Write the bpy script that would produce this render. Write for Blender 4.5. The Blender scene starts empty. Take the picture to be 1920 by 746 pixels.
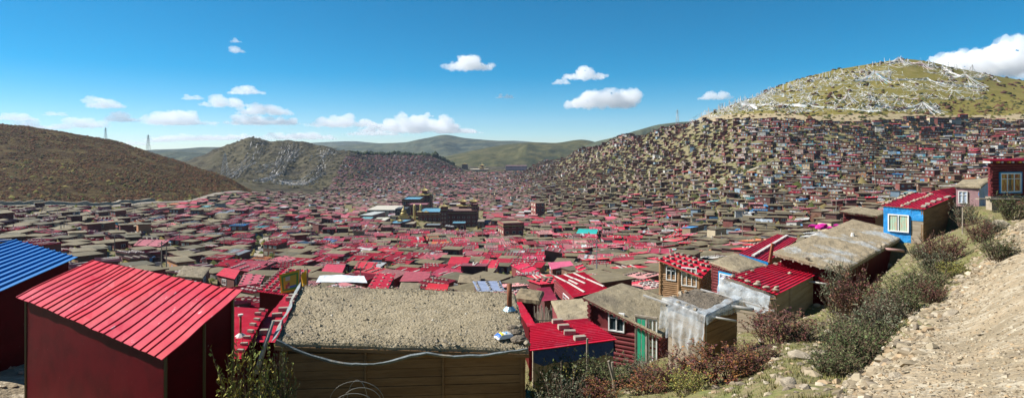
import bpy, bmesh, math, random
import numpy as np
from mathutils import Vector, Matrix
random.seed(7); RNG = np.random.RandomState(11)
F, HY, U = 1144.0, 275.0, 1.4           # focal length in photo pixels, eye level row, metres per survey unit
SC = bpy.context.scene; COL = SC.collection
R_ = random.uniform
pi = math.pi

def P(px, py, Y):
    Y = Y * U
    return Vector(((px - 960) / F * Y, Y, -(py - HY) / F * Y))
def proj(v): return 960 + F * v[0] / v[1], HY - F * v[2] / v[1]

# ---------------------------------------------------------------- noise
_tab = RNG.rand(256, 256)
def vnoise(x, y):
    x = np.asarray(x, float); y = np.asarray(y, float)
    xi = np.floor(x).astype(int); yi = np.floor(y).astype(int); fx = x - xi; fy = y - yi
    fx = fx * fx * (3 - 2 * fx); fy = fy * fy * (3 - 2 * fy)
    a = _tab[xi % 256, yi % 256]; b = _tab[(xi + 1) % 256, yi % 256]
    c = _tab[xi % 256, (yi + 1) % 256]; d = _tab[(xi + 1) % 256, (yi + 1) % 256]
    return (a * (1 - fx) + b * fx) * (1 - fy) + (c * (1 - fx) + d * fx) * fy - .5
def fbm(x, y, o=4):
    s = 0; a = 1.0
    for i in range(o):
        s = s + a * vnoise(x * 2 ** i + 17.3 * i, y * 2 ** i + 5.1 * i); a *= .5
    return s

# ---------------------------------------------------------------- mesh helper
class MB:
    def __init__(s): s.v = []; s.f = []; s.c = []; s.m = []
    def face(s, pts, col=(1, 1, 1), mi=0):
        n = len(s.v); s.v.extend([tuple(p) for p in pts]); s.f.append(tuple(range(n, n + len(pts)))); s.c.append(col); s.m.append(mi)
    def hexa(s, b, t, col=(1, 1, 1), mi=0, ends=True, bottom=True, topcol=None):
        n = len(s.v); s.v.extend([tuple(p) for p in b] + [tuple(p) for p in t])
        fs = [(n, n + 1, n + 5, n + 4), (n + 1, n + 2, n + 6, n + 5), (n + 2, n + 3, n + 7, n + 6), (n + 3, n, n + 4, n + 7)]
        cs = [col] * 4
        if ends: fs.append((n + 4, n + 5, n + 6, n + 7)); cs.append(topcol or col)
        if bottom: fs.append((n + 3, n + 2, n + 1, n)); cs.append(col)
        s.f += fs; s.c += cs; s.m += [mi] * len(fs)
    def box(s, x0, y0, z0, x1, y1, z1, col=(1, 1, 1), mi=0, M=None, **k):
        b = [(x0, y0, z0), (x1, y0, z0), (x1, y1, z0), (x0, y1, z0)]; t = [(x, y, z1) for x, y, _ in b]
        if M is not None: b = [M @ Vector(p) for p in b]; t = [M @ Vector(p) for p in t]
        s.hexa(b, t, col, mi, **k)
    def bar(s, a, b, r, n=6, col=(1, 1, 1), mi=0, r2=None, cap=True):
        a = Vector(a); b = Vector(b); r2 = r if r2 is None else r2
        d = (b - a); 
        if d.length < 1e-6: return
        d.normalize(); u = d.orthogonal().normalized(); w = d.cross(u); k = len(s.v)
        for i in range(n):
            t = 2 * pi * i / n; o = u * math.cos(t) + w * math.sin(t); s.v.append(tuple(a + o * r))
        for i in range(n):
            t = 2 * pi * i / n; o = u * math.cos(t) + w * math.sin(t); s.v.append(tuple(b + o * r2))
        for i in range(n):
            j = (i + 1) % n; s.f.append((k + i, k + j, k + n + j, k + n + i)); s.c.append(col); s.m.append(mi)
        if cap:
            s.f.append(tuple(range(k + n - 1, k - 1, -1))); s.f.append(tuple(range(k + n, k + 2 * n))); s.c += [col] * 2; s.m += [mi] * 2
    def beam(s, a, b, w, h, col=(1, 1, 1), mi=0):      # rectangular beam from a to b
        a = Vector(a); b = Vector(b); d = (b - a).normalized(); x = d.cross(Vector((0, 0, 1)))
        x = Vector((1, 0, 0)) if x.length < .01 else x.normalized(); z = x.cross(d)
        q = [(-x * w - z * h) / 2, (x * w - z * h) / 2, (x * w + z * h) / 2, (-x * w + z * h) / 2]
        s.hexa([a + o for o in q], [b + o for o in q], col, mi)
    def grid(s, pts, col=(1, 1, 1), mi=0):              # pts[i][j]
        k = len(s.v); n = len(pts); m = len(pts[0])
        for r in pts: s.v.extend([tuple(p) for p in r])
        for i in range(n - 1):
            for j in range(m - 1):
                s.f.append((k + i * m + j, k + i * m + j + 1, k + (i + 1) * m + j + 1, k + (i + 1) * m + j)); s.c.append(col); s.m.append(mi)
    def blob(s, base, M, col=(1, 1, 1), mi=0, jit=.15, seed=0):
        k = len(s.v); rnd = random.Random(seed)
        for p in base[0]: s.v.append(tuple(M @ (Vector(p) * (1 + rnd.uniform(-jit, jit)))))
        for f in base[1]: s.f.append(tuple(k + i for i in f)); s.c.append(col); s.m.append(mi)
    def build(s, name, mats, parent=None, smooth=False, loc=None):
        me = bpy.data.meshes.new(name)
        V = np.array(s.v, dtype=float).reshape(-1, 3)
        if loc is not None: V = V - np.array(loc)
        me.from_pydata(V.tolist(), [], s.f)
        mats = mats if isinstance(mats, (list, tuple)) else [mats]
        for m in mats: me.materials.append(m)
        me.polygons.foreach_set('material_index', s.m)
        a = me.color_attributes.new('Col', 'FLOAT_COLOR', 'CORNER')
        cnt = [len(f) for f in s.f]
        c = np.repeat(np.array([tuple(q)[:3] for q in s.c], float), cnt, axis=0)
        a.data.foreach_set('color', np.hstack([c, np.ones((len(c), 1))]).ravel())
        if smooth: me.polygons.foreach_set('use_smooth', [True] * len(s.f))
        me.update()
        o = bpy.data.objects.new(name, me); COL.objects.link(o)
        if loc is not None: o.location = loc
        if parent is not None: o.parent = parent
        return o
def ico(sub):
    bm = bmesh.new(); bmesh.ops.create_icosphere(bm, subdivisions=sub, radius=1)
    r = ([tuple(v.co) for v in bm.verts], [tuple(v.index for v in f.verts) for f in bm.faces]); bm.free(); return r
ICO1, ICO2, ICO3 = ico(1), ico(2), ico(3)
OCT = ([(1, 0, 0), (0, 1, 0), (-1, 0, 0), (0, -1, 0), (0, 0, 1), (.7, .7, -.3)], [(0, 1, 4), (1, 2, 4), (2, 3, 4), (3, 0, 4)])

def tag(o, label=None, cat=None, group=None, kind=None):
    if label: o['label'] = label
    if cat: o['category'] = cat
    if group: o['group'] = group
    if kind: o['kind'] = kind
    return o
def empty(name, loc, label, cat, group=None, rz=0):
    o = bpy.data.objects.new(name, None); COL.objects.link(o); o.location = loc; o.rotation_euler = (0, 0, rz)
    o.empty_display_size = .2
    return tag(o, label, cat, group)

# ---------------------------------------------------------------- materials
def mat(name, col=None, rough=.8, noise=None, bump=None, spec=.3, metal=0., attr=False, tint=None, stretch=(1, 1, 1), extra=None, coords='Object'):
    m = bpy.data.materials.new(name); m.use_nodes = True; nt = m.node_tree; N = nt.nodes; L = nt.links
    b = N['Principled BSDF']; b.inputs['Roughness'].default_value = rough; b.inputs['Metallic'].default_value = metal
    b.inputs['Specular IOR Level'].default_value = spec
    geo = N.new('ShaderNodeTexCoord') if coords == 'Object' else N.new('ShaderNodeNewGeometry')
    mp = N.new('ShaderNodeMapping'); mp.inputs['Scale'].default_value = stretch
    L.new(geo.outputs['Object' if coords == 'Object' else 'Position'], mp.inputs['Vector'])
    if attr:
        a = N.new('ShaderNodeAttribute'); a.attribute_name = 'Col'; src = a.outputs['Color']
    else:
        r = N.new('ShaderNodeRGB'); r.outputs[0].default_value = (*col, 1); src = r.outputs[0]
    for (sc, lo, hi, det, dark) in (noise or []):
        n = N.new('ShaderNodeTexNoise'); n.inputs['Scale'].default_value = sc; n.inputs['Detail'].default_value = det
        n.inputs['Roughness'].default_value = .65; L.new(mp.outputs[0], n.inputs['Vector'])
        r = N.new('ShaderNodeMapRange'); r.inputs[1].default_value = lo; r.inputs[2].default_value = hi
        L.new(n.outputs['Fac'], r.inputs[0])
        x = N.new('ShaderNodeMix'); x.data_type = 'RGBA'
        L.new(r.outputs[0], x.inputs[0]); L.new(src, x.inputs[6])
        if len(dark) == 3: x.inputs[7].default_value = (*dark, 1)
        else:   # multiply variant
            g = N.new('ShaderNodeMix'); g.data_type = 'RGBA'; g.blend_type = 'MULTIPLY'; g.inputs[0].default_value = 1
            L.new(src, g.inputs[6]); g.inputs[7].default_value = dark; L.new(g.outputs[2], x.inputs[7])
        src = x.outputs[2]
    L.new(src, b.inputs['Base Color'])
    if bump:
        n = N.new('ShaderNodeTexNoise'); n.inputs['Scale'].default_value = bump[0]; n.inputs['Detail'].default_value = 8
        L.new(mp.outputs[0], n.inputs['Vector']); bp = N.new('ShaderNodeBump'); bp.inputs['Strength'].default_value = bump[1]
        bp.inputs['Distance'].default_value = bump[2]; L.new(n.outputs['Fac'], bp.inputs['Height']); L.new(bp.outputs[0], b.inputs['Normal'])
    if extra: extra(nt, b, mp)
    return m
M = {}
M['red_metal'] = mat('red_metal', (.55, .010, .038), .5, [(1.3, .52, .85, 4, (.50, .08, .12)), (9, .62, .72, 6, (.42, .3, .28)), (.5, .4, .7, 3, (.75, .9, .9, 1))], spec=.2)
M['red_glossy'] = mat('red_glossy', (.43, .005, .036), .55, [(1.1, .56, .80, 8, (.50, .06, .11)), (3.5, .64, .70, 10, (.58, .40, .42)), (.45, .45, .6, 3, (.48, .01, .03)), (14, .68, .74, 6, (.3, .12, .07)), (.8, .35, .75, 3, (.8, .8, .8, 1))], spec=.14, bump=(1.2, .25, .03))
M['blue_metal'] = mat('blue_metal', (.012, .17, .46), .6, [(2, .5, .9, 5, (.8, .9, .9, 1)), (8, .66, .74, 6, (.25, .33, .4))], spec=.2)
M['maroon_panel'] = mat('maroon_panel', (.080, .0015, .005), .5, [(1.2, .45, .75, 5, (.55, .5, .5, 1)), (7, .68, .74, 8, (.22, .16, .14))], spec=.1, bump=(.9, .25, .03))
M['earth'] = mat('earth_roof', (.31, .255, .165), .95, spec=.08, noise= [(.7, .4, .65, 6, (.78, .78, .76, 1)), (6, .45, .7, 8, (.37, .315, .22)), (.28, .5, .62, 4, (.24, .20, .14)), (25, .55, .7, 4, (.14, .11, .07))], bump=(14, .8, .08))
M['earth_dark'] = mat('earth_dark', (.15, .12, .085), .95, [(1.2, .4, .65, 6, (.7, .72, .74, 1)), (9, .5, .7, 8, (.22, .18, .14))], bump=(12, .8, .1))
M['plank'] = mat('plank', (.27, .155, .07), .85, [(1.2, .35, .7, 6, (.55, .5, .45, 1)), (7, .5, .75, 8, (.7, .65, .6, 1))], bump=(10, .35, .02), stretch=(.35, .35, 3), attr=False)
M['plank_grey'] = mat('plank_grey', (.35, .29, .215), .85, [(1.2, .35, .7, 6, (.6, .56, .5, 1)), (7, .5, .75, 8, (.75, .7, .65, 1))], bump=(10, .35, .02), stretch=(.35, .35, 3))
M['log_red'] = mat('log_red', (.165, .026, .028), .75, [(1.5, .4, .7, 5, (.6, .6, .6, 1)), (8, .62, .75, 5, (.34, .14, .12))], bump=(8, .3, .02))
M['log_tan'] = mat('log_tan', (.36, .215, .11), .75, [(1.5, .4, .7, 5, (.6, .55, .5, 1)), (9, .6, .75, 5, (.2, .11, .05))], bump=(8, .3, .02))
M['wood_white'] = mat('wood_white', (.55, .53, .49), .8, [(3, .45, .7, 6, (.7, .66, .6, 1)), (14, .6, .7, 4, (.25, .2, .15))])
M['wood_weathered'] = mat('wood_weathered', (.32, .27, .21), .85, [(3, .45, .7, 6, (.6, .56, .5, 1))], stretch=(1, 1, 1))
M['white_frame'] = mat('white_frame', (.74, .74, .72), .5, [(4, .5, .8, 4, (.8, .8, .78, 1))])
M['blue_frame'] = mat('blue_frame', (.03, .26, .5), .5, [(4, .5, .8, 4, (.7, .7, .7, 1))])
M['glass'] = mat('glass_dark', (.03, .045, .05), .12, spec=.6)
M['curtain_green'] = mat('curtain_green', (.30, .45, .33), .9, [(2.5, .45, .6, 2, (.45, .32, .22))], stretch=(5, 5, .6))
M['curtain_gold'] = mat('curtain_gold', (.62, .36, .09), .9, [(2.5, .45, .6, 2, (.3, .06, .03))], stretch=(4, 4, .8))
M['curtain_blue'] = mat('curtain_pale', (.5, .58, .66), .9, [(2.5, .45, .6, 2, (.3, .36, .5))], stretch=(5, 5, .6))
M['door_green'] = mat('door_green', (.03, .36, .2), .6)
M['brick'] = mat('brick', (.33, .29, .23), .95, [(9, .45, .7, 6, (.7, .7, .7, 1))], bump=(30, .5, .01))
M['stone'] = mat('stone', (.34, .285, .205), .9, [(2, .4, .65, 8, (.7, .7, .72, 1)), (8, .55, .75, 8, (.5, .44, .36))], bump=(9, .6, .03))
M['gravel'] = mat('gravel', None, .95, spec=.1, noise= [(3, .4, .7, 6, (.75, .75, .75, 1))], attr=True)
M['blue_tarp'] = mat('blue_tarp', (.02, .24, .55), .4, [(3, .45, .7, 8, (.6, .65, .75, 1)), (11, .62, .7, 4, (.3, .45, .6))], bump=(5, .6, .05), spec=.5)
M['white_tarp'] = mat('white_tarp', (.66, .68, .70), .45, [(3, .45, .75, 8, (.8, .82, .85, 1))], bump=(5, .7, .06), spec=.5)
M['dull_plastic'] = mat('dull_plastic', (.17, .195, .20), .6, [(4, .4, .7, 8, (.5, .5, .5, 1)), (1.5, .55, .7, 4, (.28, .24, .18))], bump=(6, .8, .05), spec=.4)
M['metal_grey'] = mat('metal_grey', (.42, .44, .46), .35, [(3, .4, .7, 5, (.7, .7, .7, 1))], metal=.6)
M['pylon'] = mat('pylon', (.33, .35, .36), .5, metal=.5)
M['rust'] = mat('rust', (.24, .085, .04), .8, [(6, .4, .7, 6, (.5, .45, .4, 1))])
M['foil'] = mat('foil', (.35, .55, .66), .3, [(9, .4, .7, 6, (.6, .6, .6, 1))], metal=.6, bump=(20, .8, .02))
M['paint'] = mat('paint', None, .75, [(.9, .4, .7, 6, (.72, .72, .72, 1)), (6, .52, .75, 6, (.7, .68, .66, 1))], attr=True, coords='World')
M['paint_metal'] = mat('paint_metal', None, .6, [(1.1, .45, .7, 6, (.7, .72, .75, 1)), (5, .58, .75, 6, (.36, .2, .18))], attr=True, coords='World', spec=.25)
M['leaf'] = mat('leaf', None, .9, attr=True, spec=.05)
M['cloth'] = mat('cloth', None, .9, attr=True)
M['gold'] = mat('gold', (.46, .36, .16), .5, [(2, .4, .7, 4, (.6, .6, .5, 1))], metal=.5)
M['glassblue'] = mat('glassblue', (.16, .33, .40), .25, [(.6, .4, .7, 4, (.7, .75, .8, 1))], spec=.6, coords='World')
M['wire'] = mat('wire', (.3, .29, .27), .5, metal=.6)
def plastic_mat():
    m = bpy.data.materials.new('clear_plastic'); m.use_nodes = True; N = m.node_tree.nodes; L = m.node_tree.links; N.clear()
    o = N.new('ShaderNodeOutputMaterial'); p = N.new('ShaderNodeBsdfPrincipled'); p.inputs['Base Color'].default_value = (.70, .76, .80, 1)
    p.inputs['Roughness'].default_value = .3; p.inputs['Specular IOR Level'].default_value = .5
    t = N.new('ShaderNodeBsdfTransparent'); tl = N.new('ShaderNodeBsdfTranslucent'); tl.inputs[0].default_value = (.7, .78, .82, 1)
    a = N.new('ShaderNodeMixShader'); a.inputs[0].default_value = .3; L.new(p.outputs[0], a.inputs[1]); L.new(tl.outputs[0], a.inputs[2])
    tc = N.new('ShaderNodeTexCoord'); n = N.new('ShaderNodeTexNoise'); n.inputs['Scale'].default_value = 2.2; n.inputs['Detail'].default_value = 6; L.new(tc.outputs['Object'], n.inputs['Vector'])
    r = N.new('ShaderNodeMapRange'); r.inputs[1].default_value = .35; r.inputs[2].default_value = .68; r.inputs[3].default_value = .16; r.inputs[4].default_value = .58
    L.new(n.outputs['Fac'], r.inputs[0]); mx = N.new('ShaderNodeMixShader'); L.new(r.outputs[0], mx.inputs[0]); L.new(t.outputs[0], mx.inputs[1]); L.new(a.outputs[0], mx.inputs[2])
    L.new(mx.outputs[0], o.inputs[0]); w = N.new('ShaderNodeTexNoise'); w.inputs['Scale'].default_value = 3; w.inputs['Detail'].default_value = 3; w.inputs['Distortion'].default_value = 2.
    L.new(tc.outputs['Object'], w.inputs['Vector']); b = N.new('ShaderNodeBump'); b.inputs['Strength'].default_value = .6; b.inputs['Distance'].default_value = .05
    L.new(w.outputs['Fac'], b.inputs['Height']); L.new(b.outputs[0], p.inputs['Normal'])
    return m
M['plastic'] = plastic_mat()
M['log_pale'] = mat('log_pale', (.42, .37, .30), .9, [(3, .45, .7, 6, (.6, .55, .5, 1))], spec=.1)

# ---------------------------------------------------------------- terrain profile survey (distance, picture row) or (distance, None, height)
def Z(d, z): return (d, None, z)
near = lambda *a: [Z(-30, a[0]), Z(3, a[0])] + [Z(*q) for q in a[1:]]
COLS = {
 -500: near(-3, (10, -4), (14, -4.8), (18, -6), (30, -8), (70, -12), (110, -14), (200, -17), (230, -17), (300, -2), (420, 27), (520, 22), (700, -5), (1400, -40)),
 0: near(-3.4, (10, -4.2), (12, -4.7), (14, -5.3), (18, -6.6), (25, -9), (45, -12), (70, -14.5)) + [(110, 455), (150, 422), (200, 397), (230, 386), (300, 320), (360, 270), (420, 232), Z(520, 9), Z(700, -20), Z(1400, -40)],
 200: near(-3.6, (10, -5.0), (14, -5.8), (18, -7.2), (25, -9.3), (45, -12.8), (70, -15.8)) + [(110, 468), (150, 433), (200, 407), (250, 387), (320, 325), (380, 284), (430, 264), Z(520, -3), Z(650, -27), Z(1400, -40)],
 350: near(-3.6, (10, -5.4), (14, -6.2), (18, -7.6), (30, -10.8), (45, -13.4), (70, -16.8)) + [(110, 482), (150, 444), (200, 415), (250, 395), (290, 378), (345, 340), (400, 309), Z(430, -13.5), Z(500, -28), Z(700, -29), Z(850, -20), Z(1000, -35), Z(1400, -45)],
 420: near(-3.4, (10, -5.5), (14, -6.3), (18, -7.8), (30, -11), (45, -13.6), (70, -17.2)) + [(110, 487), (150, 448), (200, 418), (250, 397), (300, 375), (340, 354), (385, 330), Z(420, -23), Z(480, -31), Z(600, -33), Z(720, -22), (850, 276), Z(1000, -20), Z(1400, -45)],
 470: near(-3.2, (10, -5.4), (14, -6.3), (18, -7.8), (30, -11.2), (45, -13.8), (70, -17.5)) + [(110, 489), (150, 450), (200, 420), (250, 399), (300, 380), (345, 364), (420, 356), (500, 350), (600, 342), (700, 312), (780, 284), (850, 259), Z(1000, -5), Z(1400, -45)],
 560: near(-3, (10, -5.3), (14, -6.4), (18, -8), (30, -11.2), (45, -13.8), (70, -17.6)) + [(110, 490), (150, 456), (200, 426), (250, 407), (300, 392), (350, 381), (430, 369), (520, 362), (600, 350), (700, 319), (800, 286), (870, 265), Z(1000, -15), Z(1400, -45)],
 640: near(-2.8, (8, -4.6), (12, -5.9), (18, -8), (30, -11.2), (45, -13.8), (70, -17.6)) + [(110, 492), (170, 450), (250, 413), (350, 391), (450, 377), (540, 365), (640, 341), (750, 304), (850, 282), Z(1000, -20), Z(1400, -45)],
 720: near(-2.7, (8, -4.5), (12, -5.9), (18, -8), (30, -11.2), (45, -13.8), (70, -17.6)) + [(110, 494), (170, 452), (250, 416), (350, 394), (450, 380), (560, 363), (680, 336), (800, 305), (900, 289), Z(1000, -22), Z(1400, -45)],
 800: near(-2.6, (8, -4.5), (12, -5.9), (18, -8), (30, -11.2), (45, -13.8), (70, -17.6)) + [(110, 496), (170, 455), (250, 419), (350, 396), (450, 379), (560, 362), (700, 338), (820, 310), (920, 291), Z(1020, -22), Z(1400, -45)],
 880: near(-2.5, (8, -4.4), (12, -5.8), (18, -8), (30, -11.2), (45, -13.8), (70, -17.5)) + [(110, 498), (170, 457), (250, 420), (350, 395), (450, 376), (560, 360), (700, 339), (850, 323), (950, 317), Z(1050, -42), Z(1400, -45)],
 960: near(-2.4, (8, -4.2), (12, -5.5), (18, -7.8), (30, -10.8), (45, -13.6), (70, -17.3)) + [(110, 499), (170, 457), (250, 418), (350, 393), (450, 372), (560, 355), (700, 336), (850, 323), (950, 318), Z(1050, -44), Z(1400, -45)],
 1030: near(-2.4, (8, -4), (12, -5.2), (18, -7.4), (30, -10.5), (45, -13.4), (70, -17.2)) + [(110, 498), (170, 456), (250, 414), (330, 386), (420, 359), (520, 335), (620, 316), (720, 301), Z(850, -30), Z(1400, -50)],
 1100: near(-2.4, (8, -3.9), (12, -5), (18, -7), (24, -8.8), (30, -10.3), (45, -13.1), (70, -16.7)) + [(110, 496), (170, 451), (240, 411), (310, 377), (380, 346), (460, 315), (530, 293), (590, 277), Z(700, -15), Z(1400, -50)],
 1180: near(-2.4, (8, -3.8), (12, -4.9), (18, -6.9), (24, -8.5), (30, -10), (45, -12.8), (70, -16.3)) + [(110, 493), (170, 446), (230, 409), (290, 370), (350, 331), (410, 296), (460, 272), (510, 254), Z(600, 0), Z(1400, -50)],
 1250: near(-2.3, (8, -3.7), (12, -4.8), (18, -6.6), (24, -8.3), (30, -9.6), (45, -12.4), (70, -15.9)) + [(110, 487), (165, 443), (220, 404), (270, 365), (320, 326), (370, 287), (415, 258), (450, 240), Z(520, 5), Z(700, -10), Z(1400, -50)],
 1320: near(-2.3, (8, -3.5), (12, -4.6), (18, -6.3), (24, -7.9), (30, -9.2), (45, -12)) + [(70, 528), (110, 478), (160, 435), (210, 394), (255, 350), (300, 306), (340, 267), (378, 228), (400, 214), Z(480, 12), Z(700, -10), Z(1400, -50)],
 1400: near(-2.3, (8, -3.3), (12, -4.4), (18, -6), (24, -7.5), (30, -8.8), (38, -10)) + [(60, 528), (90, 486), (130, 447), (180, 404), (220, 358), (260, 311), (300, 264), (335, 228), (380, 204), (430, 186), Z(520, 22), Z(1400, -50)],
 1500: near(-2.2, (8, -3.1), (12, -4.1), (18, -5.6), (24, -6.9), (30, -8.0), (38, -9.3)) + [(60, 518), (90, 476), (130, 438), (180, 395), (220, 349), (255, 302), (290, 257), (322, 224), (370, 190), (420, 167), (465, 151), Z(560, 38), Z(800, 0), Z(1400, -50)],
 1600: near(-2.0, (6.5, -2.68), (11, -4.0), (17, -5.3), (24, -6.4), (30, -7.1), (38, -8.3), (48, -9.4)) + [(60, 475), (90, 450), (130, 419), (180, 382), (220, 337), (255, 292), (285, 254), (315, 222), (370, 182), (430, 147), (490, 126), Z(600, 48), Z(1400, -50)],
 1700: near(-1.8, (6, -2.45), (10, -3.2), (14, -3.9), (20, -4.8), (27, -5.4), (34, -5.9), (42, -7)) + [(60, 452), (90, 432), (130, 408), (180, 371), (220, 329), (255, 286), (285, 250), (315, 220), (370, 178), (430, 140), (490, 114), Z(600, 55), Z(1400, -50)],
 1800: near(-1.7, (5.5, -2.25), (9, -2.9), (14, -3.55), (22, -4.1), (32, -4.6), (45, -5.4)) + [(60, 412), (90, 404), (130, 384), (180, 354), (220, 315), (255, 277), (285, 246), (315, 219), (370, 182), (430, 148), (490, 128), Z(600, 50), Z(1400, -50)],
 1920: near(-1.5, (5, -2.0), (8, -2.35), (12, -2.65), (18, -2.9), (26, -3.2), (36, -3.8), (48, -4.7)) + [(65, 385), (110, 374), (150, 351), (190, 322), (225, 291), (255, 262), (285, 238), (310, 217), (370, 186), (430, 163), (490, 152), Z(600, 40), Z(1400, -50)],
 2420: near(-1.2, (5, -1.3), (12, -1.3), (26, -1.5), (48, -2), (110, -4), (190, -2), (310, 15), (430, 34), (490, 40), (600, 30), (1400, -50)),
}
def pchip(x, y, xq):      # monotone cubic along axis 0
    x = np.asarray(x, float); y = np.asarray(y, float); h = np.diff(x); sh = (-1,) + (1,) * (y.ndim - 1)
    d = np.diff(y, axis=0) / h.reshape(sh); m = np.zeros_like(y)
    a, b = d[:-1], d[1:]; s = (a * b) > 0; w1 = (2 * h[1:] + h[:-1]).reshape(sh); w2 = (h[1:] + 2 * h[:-1]).reshape(sh)
    with np.errstate(all='ignore'): m[1:-1] = np.where(s, (w1 + w2) / (w1 / np.where(a == 0, 1, a) + w2 / np.where(b == 0, 1, b)), 0)
    m[0] = d[0]; m[-1] = d[-1]
    i = np.clip(np.searchsorted(x, xq, side='right') - 1, 0, len(x) - 2); hh = h[i].reshape(sh); t = ((xq - x[i]) / h[i]).reshape(sh)
    return (y[i] * (2 * t ** 3 - 3 * t ** 2 + 1) + m[i] * hh * (t ** 3 - 2 * t ** 2 + t) + y[i + 1] * (-2 * t ** 3 + 3 * t ** 2) + m[i + 1] * hh * (t ** 3 - t ** 2))
OFF = 40.
YQ = np.exp(np.linspace(math.log(OFF - 30), math.log(OFF + 1400), 700)) - OFF
cx = sorted(COLS); tabc = []
for c in cx:
    k = COLS[c]; ys = [q[0] for q in k]; zs = [q[2] if len(q) == 3 else -(q[1] - HY) / F * q[0] for q in k]
    tabc.append(pchip(np.log(np.array(ys) + OFF), zs, np.log(YQ + OFF)))
XQ = np.arange(-500, 2421, 8.); TAB = pchip(np.array(cx, float), np.array(tabc), XQ)
LY0 = math.log(OFF - 30); LY1 = math.log(OFF + 1400)
def tbase(X, Y):           # metres in, metres out
    X = np.asarray(X, float); Y = np.asarray(Y, float); yr = np.clip(Y / U, -29, 1399)
    px = np.clip(960 + F * X / np.maximum(Y, 3.5 * U), -499, 2419)
    a = (px + 500) / 8; i = np.clip(a.astype(int), 0, len(XQ) - 2); fa = a - i
    b = (np.log(yr + OFF) - LY0) / (LY1 - LY0) * 699; j = np.clip(b.astype(int), 0, 698); fb = b - j
    z = (TAB[i, j] * (1 - fa) + TAB[i + 1, j] * fa) * (1 - fb) + (TAB[i, j + 1] * (1 - fa) + TAB[i + 1, j + 1] * fa) * fb
    z = z * U
    r = np.clip(Y / 60, .12, 9)
    gl = np.clip((yr - 560) / 120, 0, 1) * np.clip((1000 - yr) / 80, 0, 1) * np.clip((700 - px) / 60, 0, 1)
    z = z - np.abs(fbm(X / 42 + 5 + Y / 160, Y / 300, 3)) * 14 * gl + 2.5 * gl
    return z + fbm(X / 9, Y / 9, 4) * .5 * np.clip(r, .1, 1) + fbm(X / 55 + 9, Y / 55, 4) * np.clip((Y - 120) / 300, 0, 1) * 4 * np.clip((Y - 350) / 400, .25, 1) + fbm(X / 1.3, Y / 1.3, 3) * .10 * np.clip(1.2 - Y / 150, 0, 1) + np.abs(fbm(X / .9 + 30, Y / 1.1, 3)) * .14 * np.clip(1.1 - Y / 60, 0, 1)
PADS = []                  # (cx, cy, ux, uy, hw, hl, zbase)
def terr0(X, Y, pads=True):
    z = tbase(X, Y)
    if pads:
        X = np.asarray(X, float); Y = np.asarray(Y, float)
        for (cx_, cy_, ux, uy, hw, hl, zb) in PADS:
            dx = X - cx_; dy = Y - cy_
            a = np.maximum(np.abs(dx * ux + dy * uy) - hw, 0); b = np.maximum(np.abs(-dx * uy + dy * ux) - hl, 0)
            d = np.sqrt(a * a + b * b); w = np.clip(1 - d / 2.6, 0, 1); w = w * w * (3 - 2 * w)
            z = z * (1 - w) + zb * w
    return z
def hit(px, py, lo=4, hi=1100, h=0.0, pads=True):    # where the sight line meets the terrain raised by h
    Y = np.exp(np.linspace(math.log(lo), math.log(hi), 1500)) * U
    X = (px - 960) / F * Y; z = -(py - HY) / F * Y; g = terr(X, Y, pads) + h
    k = np.nonzero(z <= g)[0]
    k = k[0] if len(k) else len(Y) - 1
    return Vector((X[k], Y[k], float(g[k]) - h))
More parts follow.
